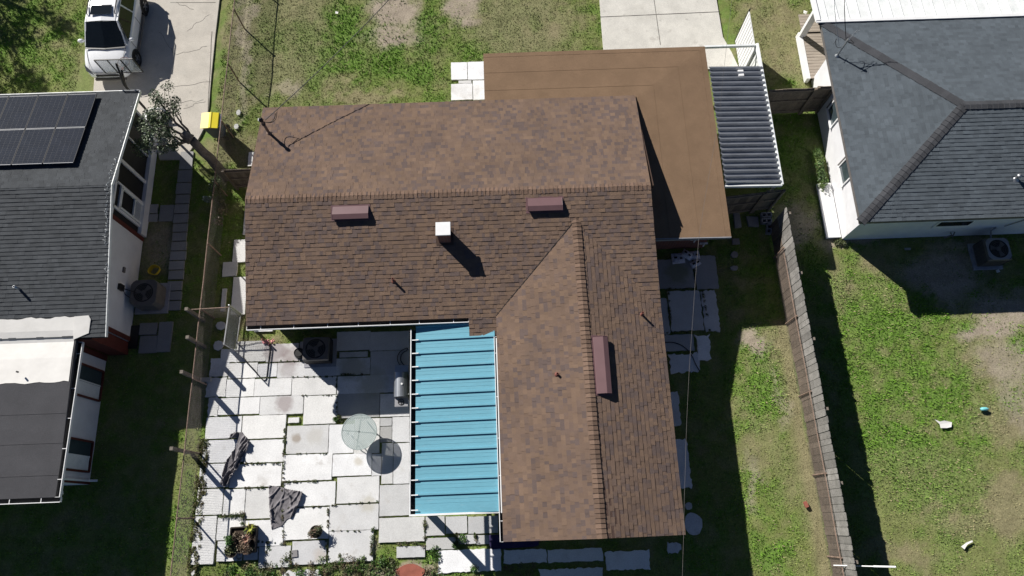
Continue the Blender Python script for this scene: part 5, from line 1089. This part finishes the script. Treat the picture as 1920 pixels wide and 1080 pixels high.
mb = MB(); mb.tube([(p.x + .21 * math.cos(t), p.y + .21 * math.sin(t), .06) for t in np.linspace(0, 6.283, 21)], .012, 6); mb.build('rim', MA['aclight'], bk)
mt = MB(); a = [P(917, 1003), P(1010, 1000), P(1010, 1022), P(1000, 1025), P(922, 1030), P(918, 1022)]; mt.prism([(p.x, p.y, .072) for p in a][::-1], .015)
tag(mt.build('outdoor_mat', MA['mat_'], None, base=P(950, 1015)), 'dark purple mat lying in the shade at the end of the brown house', 'mat')
rp = MB(); q = [P(748 + 25 * math.cos(t) + 0, 1068 + 14 * math.sin(t)) for t in np.linspace(0, 6.283, 15)[:-1]]; q = [P(770 + (26 + 3 * math.sin(5 * t)) * math.cos(t), 1074 - 17 * math.sin(t)) for t in np.linspace(0, 6.283, 19)[:-1]]
rp.prism([(p.x, p.y, .05) for p in q], .06); tag(rp.build('red_paver', MA['terra'], None, base=P(770, 1074)), 'worn red paver in the soil at the bottom edge of the photo', 'paver')
def hose(name, px, z, r, label, m='black', cat='hose', smooth=3):
    pts = [P(a, b, z) for a, b in px]; out = []
    for i in range(len(pts) - 1):
        p0, p1, p2, p3 = pts[max(i - 1, 0)], pts[i], pts[i + 1], pts[min(i + 2, len(pts) - 1)]
        for k in range(smooth + 1):
            t = k / (smooth + 1); out.append(.5 * ((2 * p1) + (p2 - p0) * t + (2 * p0 - 5 * p1 + 4 * p2 - p3) * t * t + (3 * p1 - p0 - 3 * p2 + p3) * t ** 3))
    out.append(pts[-1]); mb = MB(); mb.tube(out, r, 7); return tag(mb.build(name, MA[m], None, smooth=True, base=out[0]), label, cat)
hose('dark_tube', [(503, 638), (506, 655), (503, 680), (500, 706), (497, 713), (490, 710), (478, 695), (464, 680), (455, 668)], .07, .016, 'black tube looped on the paving below the pink glove')  # looped dark line on the paving, drawn as a tube
hose('dark_tube', [(770 - 25 * math.cos(t) , 672 - 20 * math.sin(t)) for t in np.linspace(-1.3, 1.3, 9)] + [(770 - 19 * math.cos(t), 672 - 16 * math.sin(t)) for t in np.linspace(1.2, -1.2, 9)], .07, .014, 'dark hose coiled on shaded paving above the barbecue grill')
hose('dark_tube', [(1240, 643), (1262, 642), (1282, 650), (1296, 665), (1304, 682), (1312, 696)], .06, .016, 'thin dark hose curving across the slabs beside the east wall')
gl = MB()
for i in range(14): p = P(503 + random.uniform(-11, 11), 637 + random.uniform(-5, 5), .08); gl.tube([p, p + Vector((random.uniform(-.18, .18), random.uniform(-.12, .12), random.uniform(.01, .06)))], [.035, .02], 6)
tag(gl.build('rubber_glove', MA['pink'], None, smooth=True, base=P(503, 637)), 'crumpled pink rubber glove at the end of the black tube', 'glove')
yc = MB(); c = P(290, 507, .12)
for k in range(5): yc.tube([(c.x + (.17 + .01 * k) * math.cos(t) + .02 * math.sin(3 * t), c.y + (.15 + .01 * k) * math.sin(t), .06 + .035 * k) for t in np.linspace(0, 6.283, 25)], .017, 6)
tag(yc.build('yellow_hose', MA['ywire'], None, smooth=True, base=(c.x, c.y, 0)), 'coiled yellow hose on the ground in the side alley', 'hose')
dm = MB(); a, b = P(226, 612), P(258, 654); dm.bb(a.x, b.x, b.y, a.y, .04, .065); tag(dm.build('doormat', MA['black'], None, base=((a.x + b.x) / 2, (a.y + b.y) / 2, 0)), 'black doormat outside the red-brown doorway of the white house', 'doormat')
# ================================================================== SIDE YARD THINGS
def stone(px, py, rx, ry, label, n=9, m='conc', col=(.30, .29, .28), z=.05, name='stepping_stone', cat='stone', group=None):
    p = P(px, py); mb = MB(); po = [(p.x + rx * (1 + random.uniform(-.12, .12)) * math.cos(t), p.y + ry * (1 + random.uniform(-.12, .12)) * math.sin(t), z) for t in np.linspace(0, 2 * math.pi, n + 1)[:-1] + (.785 if n == 4 else 0)]
    mb.prism(po, .08, col); return tag(mb.build(name, MA[m], None, base=(p.x, p.y, 0), bevel=.01), label, cat, group)
GS = 'stepping stones in the shaded grass'
stone(1379, 453, .20, .17, 'squarish stepping stone nearest the corner of the flat brown roof', 4, col=(.24, .23, .23), group=GS)
stone(1377, 478, .14, .14, 'rounded stepping stone, middle one of the row in the shaded grass', 8, col=(.27, .26, .26), group=GS)
stone(1376, 503, .17, .1, 'small pale stepping stone lowest in the row in the shaded grass', 7, col=(.34, .33, .33), group=GS)
stone(1382, 414, .17, .42, 'narrow slab lying beside the wooden gate under the awning', 4, 'slab', (.28, .28, .29), name='stone_slab', cat='slab')
stone(1411, 416, .30, .3, 'broad slab lying between the narrow slab and the cinder blocks', 4, 'slab', (.26, .26, .27), name='stone_slab', cat='slab')
GB = 'cinder blocks stacked by the long wooden fence'
for (px, py, z, rz, lab) in [(1438, 402, .1, 0, 'cinder block at the top of the pile by the long wooden fence'), (1438, 413, .1, 0, 'cinder block in the middle of the pile by the wooden fence'), (1443, 428, .1, 1.35, 'cinder block standing crosswise at the near end of the pile')]:
    p = P(px, py, .2); t = thing('cinder_block', lab, 'block', (p.x, p.y, 0), GB); mb = MB(); M_ = Matrix.Rotation(rz, 3, 'Z')
    for (dx, dy, sx, sy) in ((0, .08, .4, .03), (0, -.08, .4, .03), (-.185, 0, .03, .19), (.185, 0, .03, .19), (0, 0, .03, .19)): q = M_ @ Vector((dx, dy, 0)); mb.box((p.x + q.x, p.y + q.y, z + .005), (sx, sy, .19), rz)
    mb.build('shell', MA['cblock'], t); mb = MB(); mb.box((p.x, p.y, .03), (.34, .14, .02), rz); mb.build('hollow', MA['black'], t)
def bag(px, py, w, d, h, rz, lab, z=.05):
    p = P(px, py, .1); t = thing('paper_bag', lab, 'bag', (p.x, p.y, z), 'printed bags dumped on the shaded slabs'); mb = MB(); n, m = 9, 7; M_ = Matrix.Rotation(rz, 3, 'Z'); vs = []
    for i in range(n):
        for j in range(m):
            u, v = i / (n - 1) * 2 - 1, j / (m - 1) * 2 - 1; q = M_ @ Vector((u * w / 2, v * d / 2, 0)); vs.append((p.x + q.x, p.y + q.y, z + h * (1 - u ** 4) * (1 - v ** 4) + random.uniform(0, .03)))
    mb.add(vs, [(i * m + j, (i + 1) * m + j, (i + 1) * m + j + 1, i * m + j + 1) for i in range(n - 1) for j in range(m - 1)]); mb.build('sack', MA['ink'], t, smooth=True)
    for (a, b, s) in ((-.22, .05, .14), (.2, -.05, .12)):
        k = MB(); q = M_ @ Vector((a * w, b * d, 0)); k.box((p.x + q.x, p.y + q.y, z + h + .035), (s * .8, s * .55, .006), rz); k.build('print', MA['black'], t)
bag(1272, 484, .5, .42, .05, .05, 'flat printed bag at the left of the heap by the brick wall')
bag(1288, 478, .42, .32, .12, -.6, 'crumpled printed bag on top in the middle of the heap by the brick wall', .1)
bag(1302, 478, .42, .34, .06, .1, 'printed bag at the right of the heap by the brick wall')
bag(1304, 494, .4, .24, .10, .5, 'rolled printed bag lying at the near side of the heap', .06)
rg = MB(); c = P(1300, 982)
rg.prism([(c.x + (.31 + random.uniform(-.02, .02)) * math.cos(t), c.y + (.36 + random.uniform(-.02, .02)) * math.sin(t), .03) for t in np.linspace(0, 6.283, 19)[:-1]], .05, (.6, .6, .6)); tag(rg.build('stone_slab', MA['conc'], None, base=(c.x, c.y, 0)), 'round half-buried slab beside the near right corner of the brown house', 'slab')
stone(1291, 949, .13, .13, 'small pale round stone beside the near right corner of the brown house', 9, 'slab', (.5, .5, .5), name='stone')
def scrap(px, label, m='paper', name='paper_scrap', cat='litter', z=.06, lift=.03):
    pts = [P(*p) for p in px]; mb = MB(); po = [(p.x, p.y, z + random.uniform(0, lift)) for p in pts]; mb.prism(po[::-1], .012); c = sum(pts, Vector()) / len(pts); return tag(mb.build(name, MA[m], None, base=(c.x, c.y, 0)), label, cat)
scrap([(1750, 787), (1760, 791), (1768, 789), (1783, 792), (1782, 801), (1773, 803), (1762, 803), (1760, 796)], 'white torn paper lying on the sunny right-hand lawn')
scrap([(1800, 1025), (1810, 1017), (1821, 1013), (1822, 1016), (1811, 1021), (1806, 1030)], 'pale crooked scrap lying on the dry grass at lower right')
bt_ = MB(); p = P(1845, 767, .08); bt_.lathe((p.x, p.y, .09), [(0, -.13), (.05, -.12), (.065, -.05), (.065, .08), (.03, .13), (.025, .16), (0, .16)], 14, axis='X'); tag(bt_.build('plastic_bottle', MA['cyan'], None, smooth=True, base=(p.x, p.y, 0)), 'cyan plastic bottle lying on the right-hand lawn above the white paper', 'bottle')
p = P(1510, 946); mb = MB(); mb.box((p.x, p.y, .06), (.12, .2, .08), .3); tag(mb.build('brick', MA['terra'], None, base=(p.x, p.y, 0), bevel=.008), 'loose red-brown brick on the grass left of the wooden fence', 'brick')
for px in ([(1865, 508), (1870, 506), (1873, 511), (1867, 513)],): scrap(px, 'small white scrap in the shade near the pale-topped air conditioner')
scrap([(1506, 21), (1513, 24), (1510, 29), (1505, 27)], 'tiny white scrap on the grass beside the white porch post')
scrap([(630, 23), (635, 24), (634, 28), (629, 27)], 'tiny white scrap on the front lawn left of the bare patch')
scrap([(1636, 988), (1646, 986), (1651, 992), (1643, 994)], 'pale flat scrap at the edge of the fence shadow', z=.05) if False else None
scrap([(360, 1075), (366, 1068), (368, 1074), (362, 1080)], 'white scrap at the foot of the rusty fence at the bottom edge')
scrap([(1694, 466), (1706, 466), (1705, 470), (1695, 470)], 'tan scrap in the shade below the white house window', 'cblock')
for (px, py, lab) in [(448, 212, 'white stone on the strip beside the rusty fence, the far one near the bin'), (444, 238, 'white stone on the strip beside the rusty fence, the near one')]: stone(px, py, .10, .13, lab, 7, 'slab', (.6, .6, .58), .07, 'stone')
stone(415, 611, .2, .17, 'pale lumpy stone in the shade just left of the open gate leaf, the upper one', 8, 'slab', (.55, .55, .56), .06, 'stone')
stone(410, 648, .19, .19, 'pale lumpy stone in the shade below the open gate leaf, the lower one', 8, 'slab', (.55, .55, .56), .06, 'stone')
p = P(388, 713); mb = MB(); mb.col = (.5, .48, .44); mb.box((p.x, p.y, .08), (.38, .16, .12)); tag(mb.build('paving_block', MA['slab'], None, base=(p.x, p.y, 0), bevel=.01), 'narrow pale paving block lying at the foot of the rusty fence', 'block')
hose('shadow_line', [(447, 648), (460, 647), (478, 643), (492, 641)], .07, .010, 'thin dark line standing in for a shadow between the open gate leaf and the pink glove', cat='shadow_line')  # a shadow across the paving, drawn as a thin black tube
p = P(553, 1039); mb = MB(); mb.col = (.25, .24, .24); mb.box((p.x + .0, p.y + .02, .062), (.2, .22, .03), .1); tag(mb.build('roof_tile', MA['slab'], None, base=(P(555, 1038).x, P(555, 1038).y, 0)), 'small dark square tile lying on the paving left of the lone pot plant', 'tile')
# garden machine by the porch corner
gm = thing('garden_machine', 'white and black garden machine parked beside the screened porch corner', 'machine', (-13.9, 16.0, .04))
c = Vector((-13.85, 16.05, 0)); mb = MB(); mb.box(c + Vector((0, 0, .25)), (.55, .35, .2), .25); mb.build('body', MA['black'], gm, bevel=.04)
mb = MB(); mb.tube([c + Vector((-.38, .14, .45)), c + Vector((-.1, .26, .5)), c + Vector((.3, .28, .48)), c + Vector((.45, .12, .4))], .05, 8); mb.tube([c + Vector((-.36, .1, .42)), c + Vector((-.28, -.3, .3)), c + Vector((-.22, -.55, .2))], .06, 8); mb.build('white_guard', MA['white'], gm, smooth=True)
for s in ((-.2, -.2), (.22, -.2), (.3, .15)): mb = MB(); mb.lathe(c + Vector((s[0], s[1], .14)), [(0, -.03), (.11, -.03), (.11, .03), (0, .03)], 14, axis='X'); mb.build('wheel', MA['rub'], gm)
pc_ = MB(); pc_.tube([P(283, 240), P(283, 240) + Vector((0, 0, 2.35))], .05, 8); pc_.build('corner_post', MA['acgrey'], lh)
pv = MB(); pv.tube([P(271, 247, .9), P(271, 255, .8), P(269, 258, .7), P(264, 257, .7)], .045, 8); pv.build('wall_pipe', MA['white'], lh)
tp = MB(); p = P(1690, 449, .5) 
tp.tube([(p.x + 1.9, RWY - .05, .5), (p.x + 1.95, RWY - .15, .5), (p.x + 1.7, RWY - .2, .35)], .03, 8); tp.tube([(p.x + 2.05, RWY - .05, .55), (p.x + 2.0, RWY - .2, .4)], .025, 8); tp.build('wall_tap', MA['acgrey'], rh)
tp = MB(); tp.tube([(18.45, RWY - .03, .8), (18.3, RWY - .1, .7), (18.25, 9.3, .6)], .03, 8); tp.tube([(19.6, RWY - .03, 2.3), (18.7, RWY - .03, .9)], .02, 6); tp.build('refrigerant_line', MA['aclight'], rh)
# ================================================================== OVERHEAD LINES
def cable(name, pts, r, label, m='black'):
    mb = MB(); out = []
    for a, b in zip(pts, pts[1:]): out += [a.lerp(b, i / 10) - Vector((0, 0, .25 * 4 * (i / 10) * (1 - i / 10) * min(1, (b - a).length / 12))) for i in range(10)]
    out.append(pts[-1]); mb.tube(out, r, 6); return tag(mb.build(name, MA[m], None, base=pts[0]), label, 'cable')
hd_ = Vector((MX + .10, MY + .06, MZ + .80)); far = P(738, -10, 3.95); d_ = (far - hd_)
cable('power_line', [hd_, far, far + d_ * .9], .016, 'black power line from the mast on the brown roof across the front lawn')
cable('power_line', [P(1380, -60, 6.0), P(1348, 225, 5.0), P(1311, 440, 4.7), P(1299, 600, 4.6), P(1291, 720, 4.55), P(1285, 880, 4.5), P(1282, 1000, 4.5), P(1278, 1180, 4.5)], .004, 'thin line hanging over the flat brown roof and the shaded side yard', 'acgrey')
a = Vector((AX, AY, AZ + .8)); b = P(1583, -10, 4.6); cable('power_line', [a, b, b + (b - a) * .8], .014, 'dark power line from the metal mast across the white metal roof, the right one')
a = Vector((AX - .12, AY + .1, AZ + .5)); b = P(1563, -10, 4.5); cable('power_line', [a, b, b + (b - a) * .8], .010, 'pale power line from the metal mast across the white metal roof, the left one', 'galv')
